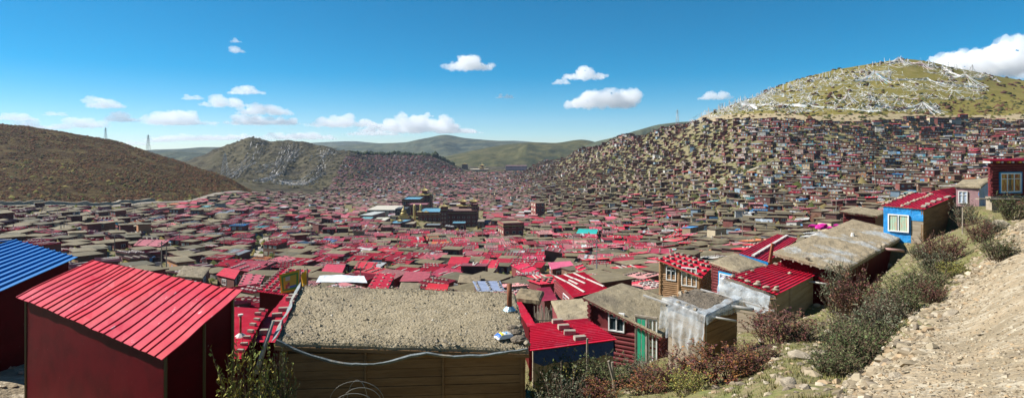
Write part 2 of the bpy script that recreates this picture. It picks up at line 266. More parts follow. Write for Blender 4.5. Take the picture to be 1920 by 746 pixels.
# ---------------------------------------------------------------- hero buildings: roof corners N(ear) R(ight) F(ar) L(eft)
HERO = {
 'A': dict(r=[(-60, 572, 15), (145, 482, 17.6), (30, 450, 18.5), (-190, 520, 15.8)], h=2.7),
 'B': dict(r=[(305, 675, 11), (455, 545, 12.5), (175, 487, 15.5), (30, 555, 14.1)], h=2.9),
 'C': dict(r=[(385, 668, 19), (452, 672, 19), (503, 580, 24), (385, 572, 24)], h=2.0),
 'S': dict(r=[(462, 640, 21), (540, 642, 21), (610, 551, 27.5), (536, 552, 27.5)], h=2.2),
 'D': dict(r=[(515, 640, 12), (992, 655, 12.4), (965, 548, 15.6), (565, 535, 15.2)], h=2.8),
 'E': dict(r=[(994, 657, 17.5), (1157, 636, 17.7), (1100, 598, 20.4), (993, 609, 20.2)], h=2.4),
 'X': dict(r=[(990, 612, 20), (1006, 611, 20), (972, 556, 25.5), (955, 556, 25.5)], h=2.0),
 'F': dict(r=[(1242, 631, 24), (1292, 570, 27.6), (1165, 529, 29.4), (1092, 555, 25.8)], h=2.5),
 'G': dict(r=[(1050, 600, 32), (1118, 597, 32), (1108, 557, 36), (1033, 562, 36)], h=2.0),
 'Hh': dict(r=[(1074, 557, 37), (1142, 542, 37.6), (1095, 510, 42.5), (1036, 518, 42)], h=2.1),
 'I': dict(r=[(1316, 521, 36), (1342, 494, 38.7), (1268, 474, 40.3), (1228, 485, 37.6)], h=2.4),
 'J': dict(r=[(1388, 510, 32), (1440, 496, 34.6), (1378, 473, 36), (1331, 491, 34)], h=2.5),
 'K': dict(r=[(1457, 552, 27), (1541, 509, 32), (1466, 491, 33.6), (1365, 519, 28.6)], h=2.6),
 'L': dict(r=[(1322, 594, 19), (1386, 562, 20.6), (1303, 539, 22), (1249, 564, 20.3)], h=3.1),
 'M': dict(r=[(1582, 507, 30), (1704, 436, 41), (1599, 410, 43.5), (1447, 472, 32.2)], h=2.7),
 'm': dict(r=[(1646, 404, 47), (1668, 396, 52), (1605, 387, 53), (1574, 395, 48)], h=2.6),
 'N': dict(r=[(1734, 392, 38), (1793, 367, 43.5), (1713, 362, 45.2), (1652, 385, 39.8)], h=3.1),
 'n': dict(r=[(1770, 371, 46), (1797, 362, 49), (1790, 351, 50), (1742, 360, 47)], h=2.6),
 'O': dict(r=[(1839, 350, 45), (1862, 332, 50), (1803, 338, 51.2), (1789, 348, 46)], h=2.5),
 'Q': dict(r=[(1440, 490, 38), (1496, 447, 48), (1458, 439, 49), (1386, 474, 39)], h=2.2),
 'V': dict(r=[(532, 553, 37), (583, 506, 43), (526, 504, 43), (481, 546, 37)], h=2.1),
}
for k, d in HERO.items():
    c = [P(*q) for q in d['r']]; d['c'] = c
    if k in 'P': continue
    cen = sum(c, Vector()) / 4; u = (c[1] - c[0]); u.z = 0; l = u.length; u.normalize()
    hw = max(abs((p - cen).x * u.x + (p - cen).y * u.y) for p in c); hl = max(abs(-(p - cen).x * u.y + (p - cen).y * u.x) for p in c)
    d['base'] = min(p.z for p in c) - d['h']
    PADS.append((cen.x, cen.y, u.x, u.y, hw - .1, hl - .1, d['base'])); d['cen'] = cen; d['rad'] = max(hw, hl)
# the log house at the right edge stands on a deck
pP = P(1852, 394, 40); PADS.append((pP.x + 3, pP.y + 2, 1, 0, 3, 2, pP.z))

NU, NV = 560, 640
uu = np.linspace(-1.45, 1.45, NU); vv = np.exp(np.linspace(math.log(16), math.log(16 + 1420), NV)) - 16 - 14 + .0
Yg = np.repeat((vv * U)[:, None], NU, 1); Xg = uu[None, :] * (np.maximum(Yg, -20) + 34)
Zg = terr0(Xg, Yg)
_L0 = math.log(16); _LS = (NV - 1) / (math.log(1436) - _L0); _ZL = Zg.tolist()
def terr(x, y, pads=True):          # the ground sheet itself, read back bilinearly
    if isinstance(x, np.ndarray):
        a = np.clip((x / (np.maximum(y, -20) + 34) + 1.45) / 2.9 * (NU - 1), 0, NU - 1.001); b = np.clip((np.log(np.maximum(y / U + 30, 16)) - _L0) * _LS, 0, NV - 1.001)
        i = a.astype(int); j = b.astype(int); fa = a - i; fb = b - j
        return (Zg[j, i] * (1 - fa) + Zg[j, i + 1] * fa) * (1 - fb) + (Zg[j + 1, i] * (1 - fa) + Zg[j + 1, i + 1] * fa) * fb
    a = (x / (max(y, -20) + 34) + 1.45) / 2.9 * (NU - 1); b = (math.log(max(y / U + 30, 16)) - _L0) * _LS
    a = min(max(a, 0), NU - 1.001); b = min(max(b, 0), NV - 1.001); i = int(a); j = int(b); fa = a - i; fb = b - j; r0 = _ZL[j]; r1 = _ZL[j + 1]
    return (r0[i] * (1 - fa) + r0[i + 1] * fa) * (1 - fb) + (r1[i] * (1 - fa) + r1[i + 1] * fa) * fb
def lerp(a, b, t): return a + (b - a) * t
def bil(c, s, t): return lerp(lerp(c[0], c[1], s), lerp(c[3], c[2], s), t)    # s along N-R, t along N-L
def nrm(c): return (c[1] - c[0]).cross(c[3] - c[0]).normalized()
def inset(c, o):
    cen = sum(c, Vector()) / 4; out = []
    for i in range(4):
        a = (c[(i + 1) % 4] - c[i]); b = (c[i - 1] - c[i]); out.append(c[i] + a.normalized() * o + b.normalized() * o)
    return out
def corrugated(c, ribs_along_nr, pitch=.25, ht=.045, rib=.25, thick=.03, wav=.02, irr=0):
    """sheet metal roof; ribs run along N-R (True) or N-L (False)"""
    mb = MB(); n = nrm(c)
    W = ((c[3] - c[0]).length if ribs_along_nr else (c[1] - c[0]).length)
    k = max(2, round(W / pitch)); prof = []
    rr = random.Random(int(W * 1000)); ws = [1 + irr * rr.uniform(-1, 1) for _ in range(k)]; tot = sum(ws); acc = 0
    for i in range(k):
        f_ = lambda q: (acc + ws[i] * q) / tot
        prof += [(f_(0), 0), (f_(1 - rib), 0), (f_(1 - rib * .75), ht), (f_(1 - rib * .25), ht)]; acc += ws[i]
    prof.append((1, 0)); S = 10; pts = []
    for j in range(S + 1):
        row = []
        for (t, z) in prof:
            s = j / S; q = bil(c, s, t) if ribs_along_nr else bil(c, t, s)
            e = 0
            if j in (0, S): q = q + ((c[1] - c[0]).normalized() if ribs_along_nr else (c[3] - c[0]).normalized()) * float(vnoise(t * 30, j)) * .05
            row.append(q + n * (z + float(vnoise(s * 4 + 3, t * 9)) * wav))
        pts.append(row)
    mb.grid(pts); mb.grid([[q - n * thick for q in r] for r in pts])
    def strip(a): mb.grid([a, [q - n * thick for q in a]])
    strip(pts[0]); strip(pts[-1]); strip([r[0] for r in pts]); strip([r[-1] for r in pts])
    return mb
def earthroof(c, thick=.22, n=46, amp=.06, rag=.08, dome=.05):
    mb = MB(); pts = []
    lw = max((c[1] - c[0]).length, .1); ll = max((c[3] - c[0]).length, .1); m = max(8, int(n * min(1, ll / lw) ** .5)); n2 = max(8, int(n * min(1, lw / ll) ** .5))
    for i in range(m + 1):
        row = []
        for j in range(n2 + 1):
            s = j / n2; t = i / m; q = bil(c, s, t); e = min(s, 1 - s, t, 1 - t); 
            q = q.copy(); q.z += float(fbm(q.x * 1.7, q.y * 1.7, 4)) * amp * 2 * min(1, e * 12 + .3) + dome * min(1, e * 6) - (.05 if e == 0 else 0)
            if e == 0:
                o = (q - sum(c, Vector()) / 4).normalized(); q += o * float(fbm(q.x * 3, q.y * 3 + 7, 3)) * rag
            row.append(q)
        pts.append(row)
    mb.grid(pts)
    for e in (pts[0], pts[-1], [r[0] for r in pts], [r[-1] for r in pts]):
        mb.grid([e, [q - Vector((0, 0, thick)) for q in e]])
    b = [q - Vector((0, 0, thick)) for q in c]; mb.face(b)
    return mb
def wallgrid(a, b, ta, tb, zb, th=.1):        # plain wall from a to b (tops) down to zb
    mb = MB(); d = (b - a); d.z = 0; d.normalize(); n = Vector((d.y, -d.x, 0)) * th
    A = Vector((a.x, a.y, zb)); B_ = Vector((b.x, b.y, zb)); mb.hexa([A, B_, B_ - n, A - n], [ta, tb, tb - n, ta - n]); return mb
def wall(style, a, b, zb, parent, ph=.24, gaps=None):
    """a, b are wall tops in 3D (looking from outside a is left); gaps: openings to leave (u0,u1,z0,z1) are covered by the window set proud"""
    d = (b - a); L = math.hypot(d.x, d.y); dz = b.z - a.z; dh = Vector((d.x, d.y, 0)) / L; n = Vector((dh.y, -dh.x, 0))
    if style in ('flat_maroon', 'blue_tarp', 'flat_pink', 'stone', 'panel', 'grey', 'tarp_white'):
        mb = MB(); nx = max(3, int(L / .35)); nz = 9; pts = []
        bulge = {'blue_tarp': .06, 'tarp_white': .09, 'stone': .05, 'panel': .006}.get(style, .012)
        for i in range(nz + 1):
            row = []
            for j in range(nx + 1):
                s = j / nx; x = a + dh * L * s; top = a.z + dz * s; z = lerp(zb, top, i / nz)
                row.append(Vector((x.x, x.y, z)) + n * float(fbm(s * L * 1.4 + a.x, z * 1.4, 3)) * bulge * 1.5)
            pts.append(row)
        mb.grid(pts); mb.grid([[q - n * .1 for q in r] for r in pts]); mb.grid([pts[-1], [q - n * .1 for q in pts[-1]]])
        mb.grid([[r[0] for r in pts], [r[0] - n * .1 for r in pts]]); mb.grid([[r[-1] for r in pts], [r[-1] - n * .1 for r in pts]])
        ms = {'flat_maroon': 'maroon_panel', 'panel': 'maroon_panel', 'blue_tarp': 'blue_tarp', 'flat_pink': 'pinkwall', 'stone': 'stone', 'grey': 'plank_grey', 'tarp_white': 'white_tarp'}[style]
        return mb.build('wall', M[ms], parent)
    mb = MB(); mi = {'plank': 'plank', 'plank_grey': 'plank_grey', 'log_red': 'log_red', 'log_tan': 'log_tan'}[style]
    z = zb; top = max(a.z, b.z)
    while z < top - .02:
        h = ph * R_(.88, 1.12); z2 = min(z + h, top)
        za, zb2 = min(z2, a.z), min(z2, b.z)
        if style.startswith('plank'):
            o = R_(-.012, .012); e0 = R_(0, .03); e1 = R_(0, .03)
            p0 = a + dh * (-e0 * .3); p1 = b + dh * (e1 * .3); g = .012
            q0 = Vector((p0.x, p0.y, 0)) + n * o; q1 = Vector((p1.x, p1.y, 0)) + n * (o + R_(-.006, .006))
            def at(p, zz): return Vector((p.x, p.y, zz))
            tl = R_(-.012, .012)
            if za > z + .03 and zb2 > z + .03:
                mb.hexa([at(q0, z + tl), at(q1, z - tl), at(q1, z - tl) - n * .05, at(q0, z + tl) - n * .05],
                        [at(q0, za - g + tl), at(q1, zb2 - g - tl), at(q1, zb2 - g - tl) - n * .05, at(q0, za - g + tl) - n * .05])
        else:
            r = h / 2 * 1.03; o = R_(-.015, .015); ex = R_(.05, .14)
            zz = z + h / 2
            if zz + r * .6 < min(a.z, b.z):
                p0 = Vector((a.x, a.y, zz)) - dh * ex + n * o - n * r * .3; p1 = Vector((b.x, b.y, zz)) + dh * ex + n * o - n * r * .3
                mb.bar(p0, p1, r, 9, r2=r * R_(.9, 1.05))
        z = z2
    A = Vector((a.x, a.y, zb)); B_ = Vector((b.x, b.y, zb)); k = n * .1
    mb.hexa([A - k, B_ - k, B_ - n * .16, A - n * .16], [a - k, b - k, b - n * .16, a - n * .16])
    return mb.build('wall', M[mi], parent)
M['pinkwall'] = mat('pink_wall', (.36, .22, .23), .8, [(1.5, .4, .7, 6, (.75, .72, .72, 1))])
def window(a, b, u0, u1, z0, z1, parent, frame='white_frame', curtain=None, nm=2, off=.07, outer=None, hbar=True, fw=.07, ratios=None):
    """window set into the wall a-b (3D tops); u in metres from a, z absolute"""
    d = (b - a); L = math.hypot(d.x, d.y); dh = Vector((d.x, d.y, 0)) / L; n = Vector((dh.y, -dh.x, 0))
    o = Vector((a.x, a.y, 0)) + n * off
    def pt(u, z, k=0): return o + dh * u + Vector((0, 0, z)) + n * k
    def bx(mb, ua, ub, za, zb, k0, k1): mb.hexa([pt(ua, za, k1), pt(ub, za, k1), pt(ub, za, k0), pt(ua, za, k0)], [pt(ua, zb, k1), pt(ub, zb, k1), pt(ub, zb, k0), pt(ua, zb, k0)])
    mb = MB(); 
    bx(mb, u0, u1, z1 - fw, z1, -.09, .04); bx(mb, u0, u1, z0, z0 + fw, -.09, .04)
    bx(mb, u0, u0 + fw, z0 + fw, z1 - fw, -.09, .04); bx(mb, u1 - fw, u1, z0 + fw, z1 - fw, -.09, .04)
    for i in range(1, nm): 
        u = lerp(u0, u1, i / nm); bx(mb, u - fw * .4, u + fw * .4, z0 + fw, z1 - fw, -.05, .03)
    if hbar: z = lerp(z0, z1, .7); bx(mb, u0 + fw, u1 - fw, z - fw * .3, z + fw * .3, -.05, .026)
    w = mb.build('window', M[frame], parent)
    g = MB(); bx(g, u0 + fw * .5, u1 - fw * .5, z0 + fw * .5, z1 - fw * .5, -.06, -.04); g.build('pane', M['glass'], w)
    if curtain:
        g = MB(); K = 24; row0 = []; row1 = []
        for i in range(K + 1):
            u = lerp(u0 + fw, u1 - fw, i / K); kk = -.034 + .006 * math.sin(i * 2.1)
            row0.append(pt(u, z0 + fw, kk)); row1.append(pt(u, z1 - fw, kk))
        h = K // 3
        g.grid([row0[:h + 3], row1[:h + 3]]); g.grid([row0[-h - 4:], row1[-h - 4:]])
        g.build('curtain', M[curtain], w)
    if outer:
        g = MB(); t = .1
        bx(g, u0 - t, u1 + t, z1 + .003, z1 + t, -.09, .05); bx(g, u0 - t, u1 + t, z0 - t, z0 - .003, -.09, .05)
        bx(g, u0 - t, u0 - .003, z0, z1, -.09, .05); bx(g, u1 + .003, u1 + t, z0, z1, -.09, .05); g.build('surround', M[outer], w)
    return w
def eave_logs(c, edges, parent, mt='log_red', sp=.28, r=.06, drop=.3):
    mb = MB()
    for (i, j) in edges:
        a, b = c[i], c[j]; L = (b - a).length; d = (b - a).normalized(); out = Vector((d.y, -d.x, 0)).normalized()
        if out.dot((a + b) / 2 - sum(c, Vector()) / 4) < 0: out = -out
        k = int(L / sp)
        for q in range(k):
            p = a + d * (q + .5) * L / k - Vector((0, 0, drop)); mb.bar(p - out * .35, p + out * .03, r * R_(.85, 1.1), 7)
        mb.beam(a - out * .04 - Vector((0, 0, drop - r - .035)), b - out * .04 - Vector((0, 0, drop - r - .035)), .1, .05)
    return mb.build('rafter', M[mt], parent)
def frame_of(k, drop=.25, ins=.25):
    d = HERO[k]; c = inset(d['c'], ins); return [p - Vector((0, 0, drop)) for p in c], d['base'] - .4
def hero(k, name, label, cat, group=None):
    d = HERO[k]; l = Vector((d['cen'].x, d['cen'].y, d['base'])); o = empty(name, (0, 0, 0), label, cat, group); return o
def finish(o):      # move the parent Empty to the base of its parts, keeping the parts where they are
    ch = [c for c in bpy.data.objects if c.parent == o]
    pts = [Vector(v) for c in ch if c.type == 'MESH' for v in c.bound_box]
    if not pts: return
    b = Vector((sum(p.x for p in pts) / len(pts), sum(p.y for p in pts) / len(pts), min(p.z for p in pts)))
    o.location = b
    for c in ch: c.location = c.location - b
BR = []
def brick_proto():
    mb = MB(); b = [(-.2, -.1, 0), (.2, -.1, 0), (.2, .1, 0), (-.2, .1, 0)]; t = [(x * .97, y * .97, .15) for x, y, _ in b]
    mb.hexa(b, t); mb.box(-.19, -.015, .15, .19, .015, .156); return mb.build('roof_brick', M['brick'])
_bp = None
def place_brick(pos, rz, label, group='bricks weighing down the near red roofs', s=1.0, tilt=(0, 0)):
    global _bp
    if _bp is None: _bp = brick_proto(); o = _bp
    else: o = _bp.copy(); COL.objects.link(o)
    o.location = pos; o.rotation_euler = (tilt[0], tilt[1], rz); o.scale = (s, s, s * R_(.85, 1.15)); tag(o, label, 'brick', group); return o
_rocks = []
def rock_mesh(i):
    while len(_rocks) <= i:
        k = len(_rocks); rnd = random.Random(100 + k); mb = MB(); V = []
        pl = [(Vector((rnd.uniform(-1, 1), rnd.uniform(-1, 1), rnd.uniform(-1, 1))).normalized(), rnd.uniform(.55, .85)) for _ in range(9)]
        for p in ICO3[0]:
            v = Vector(p)
            for (n_, dd) in pl:
                e = v.dot(n_) - dd
                if e > 0: v = v - n_ * e
            V.append(v * (1 + rnd.uniform(-.015, .015)))
        mb.v = [tuple(v) for v in V]; mb.f = list(ICO3[1]); mb.c = [(1, 1, 1)] * len(mb.f); mb.m = [0] * len(mb.f)
        o = mb.build('rock', M['stone']); me = o.data; bpy.data.objects.remove(o); _rocks.append(me)
    return _rocks[i]
def rock(pos, s, label, group=None, cat='rock', name='rock', i=None, rz=None, sc=(1, .75, .55), m=None):
    me = rock_mesh(random.randrange(6) if i is None else i)
    if m: me = me.copy(); me.materials[0] = m
    o = bpy.data.objects.new(name, me); COL.objects.link(o); o.location = pos; o.scale = (s * sc[0], s * sc[1], s * sc[2])
    o.rotation_euler = (R_(-.3, .3), R_(-.3, .3), R_(0, 6.28) if rz is None else rz); return tag(o, label, cat, group)
def simple(name, label, cat, mb, m, group=None, smooth=False, kind=None):
    V = np.array(mb.v); b = (float((V[:, 0].min() + V[:, 0].max()) / 2), float((V[:, 1].min() + V[:, 1].max()) / 2), float(V[:, 2].min()))
    o = mb.build(name, m, None, smooth, loc=b); return tag(o, label, cat, group, kind)
def roof_z(c, s, t): return bil(c, s, t)
def chimney(o, p, h, r, m='rust', cap=True, collar='foil'):
    mb = MB(); mb.bar(p - Vector((0, 0, .1)), p + Vector((0, 0, h)), r, 12); ch = mb.build('chimney', M[m], o, True)
    if cap: q = MB(); q.bar(p + Vector((0, 0, h)), p + Vector((0, 0, h + .09)), r * 2, 10, r2=r * .4); q.build('chimney_cap', M['metal_grey'], ch)
    if collar: q = MB(); q.bar(p - Vector((0, 0, .02)), p + Vector((0, 0, .1)), r * 2.6, 12, r2=r * 1.3); q.build('collar', M[collar], ch)

# A: blue roofed shed
o = hero('A', 'metal_shed', 'maroon metal shed under a shiny blue ribbed roof', 'shed'); c = HERO['A']['c']
corrugated(c, True, .34, .06, .3).build('roof', M['blue_metal'], o)
w, zb = frame_of('A', .12, .22)
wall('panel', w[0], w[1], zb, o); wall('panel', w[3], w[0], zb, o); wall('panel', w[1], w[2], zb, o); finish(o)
# B: big red shed
o = hero('B', 'metal_shed', 'large maroon metal shed with a shiny crimson ribbed lean-to roof', 'shed'); c = HERO['B']['c']
corrugated(c, True, .40, .034, .16, wav=.075, irr=.34).build('roof', M['red_glossy'], o)
w, zb = frame_of('B', .07, .22)
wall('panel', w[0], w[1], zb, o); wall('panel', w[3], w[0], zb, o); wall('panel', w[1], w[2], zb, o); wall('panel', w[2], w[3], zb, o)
tm = mat('trim_olive', (.09, .07, .03), .5)
for p in (w[0], w[1], lerp(w[0], w[1], .55), w[3]):
    mb = MB(); out = (p - HERO['B']['cen']); out.z = 0; out.normalize(); q = p + out * .03; mb.beam(Vector((q.x, q.y, zb)), q, .06, .06); mb.build('corner_trim', tm, o)
finish(o)
# C and S: low corrugated roofs with brick rows
for k, nm_, lb in (('C', 'C', 'low crimson corrugated roof with a small white chimney beside the big red shed'), ('S', 'S', 'crimson corrugated roof strip with large bricks beside the gravel-topped cabin')):
    o = hero(k, 'corrugated_shed', lb, 'shed'); c = HERO[k]['c']
    corrugated(c, True, .20, .035, .5).build('roof', M['red_metal'], o)
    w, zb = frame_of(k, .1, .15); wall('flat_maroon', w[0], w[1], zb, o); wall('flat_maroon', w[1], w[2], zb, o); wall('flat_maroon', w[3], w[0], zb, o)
    if k == 'C':
        p = bil(c, .74, .38); mb = MB(); mb.bar(p, p + Vector((0, 0, 1.0)), .05, 10); ch = mb.build('chimney', M['rust'], o, True)
        q = MB(); q.bar(p + Vector((0, 0, .0)), p + Vector((0, 0, .16)), .3, 8, r2=.08); q.bar(p + Vector((0, 0, 1.0)), p + Vector((0, 0, 1.07)), .12, 10); q.build('collar', M['wood_white'], ch)
    finish(o)
ordn = ['lowest', 'second from the bottom', 'third from the bottom', 'fourth from the bottom', 'fifth from the bottom', 'sixth from the bottom', 'seventh from the bottom', 'eighth from the bottom', 'ninth from the bottom']
c = HERO['C']['c']; n = nrm(c)
for i, t in enumerate((.10, .22, .34, .46, .60, .72, .84, .94)):
    place_brick(bil(c, .90 + .02 * math.sin(i * 3), t) + n * .04, R_(-.3, .3), 'grey brick on the crimson roof with the white chimney, %s' % ordn[i], s=.8)
c = HERO['S']['c']; n = nrm(c)
for i, t in enumerate((.12, .3, .46, .58, .74, .82, .9)):
    place_brick(bil(c, .32 + .1 * math.sin(i * 2), t) + n * .04, R_(-.2, .3), 'big grey block on the crimson strip beside the gravel roof, %s' % ordn[i], s=1.35)
# D: big gravel-topped plank cabin
o = hero('D', 'plank_cabin', 'large brown plank cabin under a flat roof of pale gravelly soil', 'cabin'); c = HERO['D']['c']; cD = c
rf = earthroof(c, .16, 120, .022, .05).build('roof', M['earth'], o)
w, zb = frame_of('D', .17, .10)
for a_, b_, g_ in ((w[0], w[1], 0), (w[1], w[2], 1), (w[3], w[0], 2)): wall('plank', a_, b_, zb, o, .27)
mb = MB(); dd = (w[1] - w[0]); nn = Vector((dd.y, -dd.x, 0)).normalized()
for t in (.03, .345, .66, .985):
    p = lerp(w[0], w[1], t) + nn * .045; mb.beam(Vector((p.x, p.y, zb)), p, .06, .05)
mb.build('batten', M['plank'], o)
mb = MB(); e0 = c[0] - Vector((0, 0, .17)); e1 = c[1] - Vector((0, 0, .17)); mb.beam(e0 + nn * .02, e1 + nn * .02, .05, .1); mb.build('fascia', M['plank'], o)
p = bil(c, .955, .62); chimney(o, p + Vector((0, 0, .05)), .84, .085, 'rust', cap=False); finish(o)
# tarp along the back and left edge of D
def sheet(pts, name, label, cat, m, amp=.05, group=None, seed=0, fine=6, th=.012):
    """pts: rows of Vectors; refined, wrinkled, given thickness"""
    n = len(pts); k = len(pts[0]); G = []
    for i in range((n - 1) * fine + 1):
        row = []; a = i / fine; i0 = min(int(a), n - 2); fa = a - i0
        for j in range((k - 1) * fine + 1):
            b = j / fine; j0 = min(int(b), k - 2); fb = b - j0
            q = lerp(lerp(pts[i0][j0], pts[i0][j0 + 1], fb), lerp(pts[i0 + 1][j0], pts[i0 + 1][j0 + 1], fb), fa)
            w_ = Vector((float(fbm(q.x * 2.3 + seed, q.z * 2.3 + q.y, 4)), float(fbm(q.x * 2.1 + 40 + seed, q.z * 2.5 + q.y, 4)), float(fbm(q.x * 2.6 + 80, q.y * 2.2 + seed, 4))))
            row.append(q + w_ * amp)
        G.append(row)
    mb = MB(); mb.grid(G); mb.grid([[q + Vector((0, th, -th)) for q in r] for r in G])
    return simple(name, label, cat, mb, m, group, smooth=True)
f = .13
sheet([[bil(c, .06, 1.0) + Vector((0, .15, f - .02)), bil(c, .16, 1.0) + Vector((0, .15, f)), bil(c, .30, 1.0) + Vector((0, .15, f))], [bil(c, .07, 1.16) + Vector((0, 0, f)), bil(c, .17, 1.2) + Vector((0, 0, f)), bil(c, .28, 1.18) + Vector((0, 0, f))]],
      'white_tarp', 'white tarp sheet spread behind the gravel roof, at its back left corner', 'tarp', M['white_tarp'], .03)
rows = [[], []]
for i in range(9):
    t = i / 8; q = bil(c, -.005, t) + Vector((0, 0, .07)); rows[0].append(q + Vector((.07 + .04 * math.sin(i * 2.2), 0, .04))); rows[1].append(q + Vector((-.08, 0, -.10)))
sheet(rows, 'edge_plastic', 'crumpled pale plastic folded over the left edge of the gravel roof', 'plastic sheet', M['dull_plastic'], .05, seed=5)
rows = [[], [], []]
for px, py, hh in ((519, 640, 8), (550, 656, 9), (585, 669, 9), (620, 679, 9), (660, 685, 8), (700, 684, 8), (735, 678, 8), (770, 669, 12), (800, 664, 10), (850, 670, 9), (900, 668, 8), (945, 662, 9), (990, 655, 8)):
    Y = 11.78 + (px - 515) / 477 * .4; hh *= .30 + .35 * abs(math.sin(px * .13)); rows[0].append(P(px, py - hh, Y + .02)); rows[1].append(P(px, py - hh * .4, Y - .03)); rows[2].append(P(px, py + 1, Y))
sheet(rows, 'plastic_strip', 'long torn plastic strip sagging along the front edge of the plank cabin', 'plastic strip', M['dull_plastic'], .03, seed=9)
# roof litter on D
mb = MB(); rnd = random.Random(3)
for i in range(6500):
    s, t = rnd.random(), rnd.random(); e = rnd.random()
    if rnd.random() < .12: t = rnd.choice([rnd.random() * .05, 1 - rnd.random() * .05])
    if .42 < s < .6 and .1 < t < .5 and rnd.random() < .5: continue
    q = bil(c, s, t) + Vector((0, 0, .05 + float(fbm(0, 0)) * 0)); q.z += float(fbm(q.x * 1.7, q.y * 1.7, 4)) * .044 * min(1, min(s, 1 - s, t, 1 - t) * 12 + .3)
    r = .008 + .018 * rnd.random() ** 2.5 + (.03 if rnd.random() < .015 else 0); g = rnd.uniform(.75, 1.3)
    col = rnd.choice([(.30, .25, .165), (.34, .29, .205), (.22, .18, .12), (.42, .38, .30), (.29, .235, .16), (.27, .225, .15)]); col = tuple(x * g for x in col)
    mb.blob(OCT, Matrix.Translation(q) @ Matrix.Rotation(rnd.uniform(0, 6.3), 4, 'Z') @ Matrix.Diagonal((r * 1.5, r, r, 1)), col, seed=i, jit=.35)
simple('roof_pebbles', 'pebbles strewn over the soil of the large plank cabin roof', 'pebbles', mb, M['gravel'], kind='stuff')
lr = [(.045, .05, .09, 'flat reddish stone slab on the front left corner of the gravel roof'), (.63, .03, .08, 'left one of three stones at the front middle edge of the gravel roof'), (.665, .045, .09, 'upright middle stone at the front middle edge of the gravel roof'), (.70, .02, .08, 'right one of three stones at the front middle edge of the gravel roof'),
      (.995, .05, .15, 'pale boulder on the front right corner of the gravel roof'), (.42, .98, .07, 'dark rock on the back edge of the gravel roof, left of its middle'), (.24, .985, .08, 'round rock on the back edge of the gravel roof near the white tarp'), (.885, .2, .06, 'small orange stone left of the blue and white sack'), (.98, .3, .11, 'square pale stone on the right edge of the gravel roof')]
for s, t, r, lb in lr: rock(bil(c, s, t) + Vector((0, 0, .08)), r, lb, 'loose rocks on the gravel roof')
for s, t, r, lb in ((.965, .09, .2, 'dark clod of turf beside the sack on the gravel roof, nearest the edge'), (.955, .19, .17, 'dark clod of turf beside the sack on the gravel roof, middle one'), (.95, .27, .14, 'dark clod of turf beside the sack on the gravel roof, farthest one')):
    mb = MB(); mb.blob(ICO3, Matrix.Translation(bil(c, s, t) + Vector((0, 0, .1))) @ Matrix.Diagonal((r * 1.25, r, r * .6, 1)), jit=.09, seed=int(s * 999))
    simple('turf_clod', lb, 'clod', mb, M['earth_dark'], 'turf clods on the gravel roof')
# printed sack
def sack(p, rz):
    o = empty('plastic_sack', (0, 0, 0), 'white plastic sack with blue and yellow print lying on the gravel roof', 'sack'); Mx = Matrix.Translation(p) @ Matrix.Rotation(rz, 4, 'Z')
    def shp(u, v, k=1.0):     # u,v in -1..1
        x = u * .26; y = v * .17; z = .13 * max(0, (1 - u ** 4) * (1 - v ** 4)) ** .5 + .02 * float(fbm(u * 3, v * 3 + 5, 3)); return Mx @ Vector((x, y, .02 + z * k + (.004 if k > 1 else 0)))
    mb = MB(); K = 18; mb.grid([[shp(-1 + 2 * i / K, -1 + 2 * j / K) for j in range(K + 1)] for i in range(K + 1)]); mb.build('bag', mat('sack_white', (.72, .72, .70), .5), o, True)
    def band(u0, u1, v0, v1, col, nm): 
        m_ = MB(); m_.grid([[shp(lerp(u0, u1, i / 8), lerp(v0, v1, j / 8), 1.03) for j in range(9)] for i in range(9)]); m_.build(nm, mat(nm + '_ink', col, .5), o, True)
    band(-.95, -.6, -.8, .8, (.02, .12, .5), 'blue_band'); band(-.57, -.25, -.8, .85, (.65, .55, .04), 'yellow_band')
    for i, (u, v) in enumerate(((.05, -.6), (.05, -.1), (.05, .35), (.35, -.4), (.35, .2))): band(u, u + .2, v, v + .33, (.03, .3, .6), 'printed_letter')
    finish(o)
sack(bil(c, .905, .13) + Vector((0, 0, .06)), .5)
sheet([[bil(c, .86, .38), bil(c, .9, .36), bil(c, .94, .42)], [bil(c, .865, .43), bil(c, .905, .41), bil(c, .95, .5)]], 'torn_plastic', 'thin white plastic scrap below the rusty chimney pipe', 'plastic scrap', M['plastic'], .03)
bpy.data.objects[-1] if False else None
# leaning white log
mb = MB(); mb.bar(P(480, 700, 11.9), P(512, 601, 12.4), .075, 10, r2=.05); simple('leaning_log', 'bleached log leaning against the left side of the plank cabin', 'log', mb, M['log_pale'], smooth=True)
# wire cage
wo = empty('wire_cage', (0, 0, 0), 'rusty wire hoops standing before the plank wall of the cabin', 'wire cage')
def hoop(x0, x1, y0, hgt, Y, n=18):
    pr = None
    for i in range(n + 1):
        a = pi * i / n; q = P((x0 + x1) / 2 - math.cos(a) * (x1 - x0) / 2, y0 - math.sin(a) * hgt, Y)
        if pr is not None: mb.bar(pr, q, .009, 4, cap=False)
        pr = q
for (a_, b_, y_, h_, Y_) in ((618, 720, 752, 38, 11.4), (640, 716, 756, 30, 11.1), (628, 700, 757, 20, 10.9), (650, 690, 760, 48, 11.2)): 
    mb = MB(); hoop(a_, b_, y_, h_, Y_); mb.build('hoop', M['wire'], wo)
finish(wo)

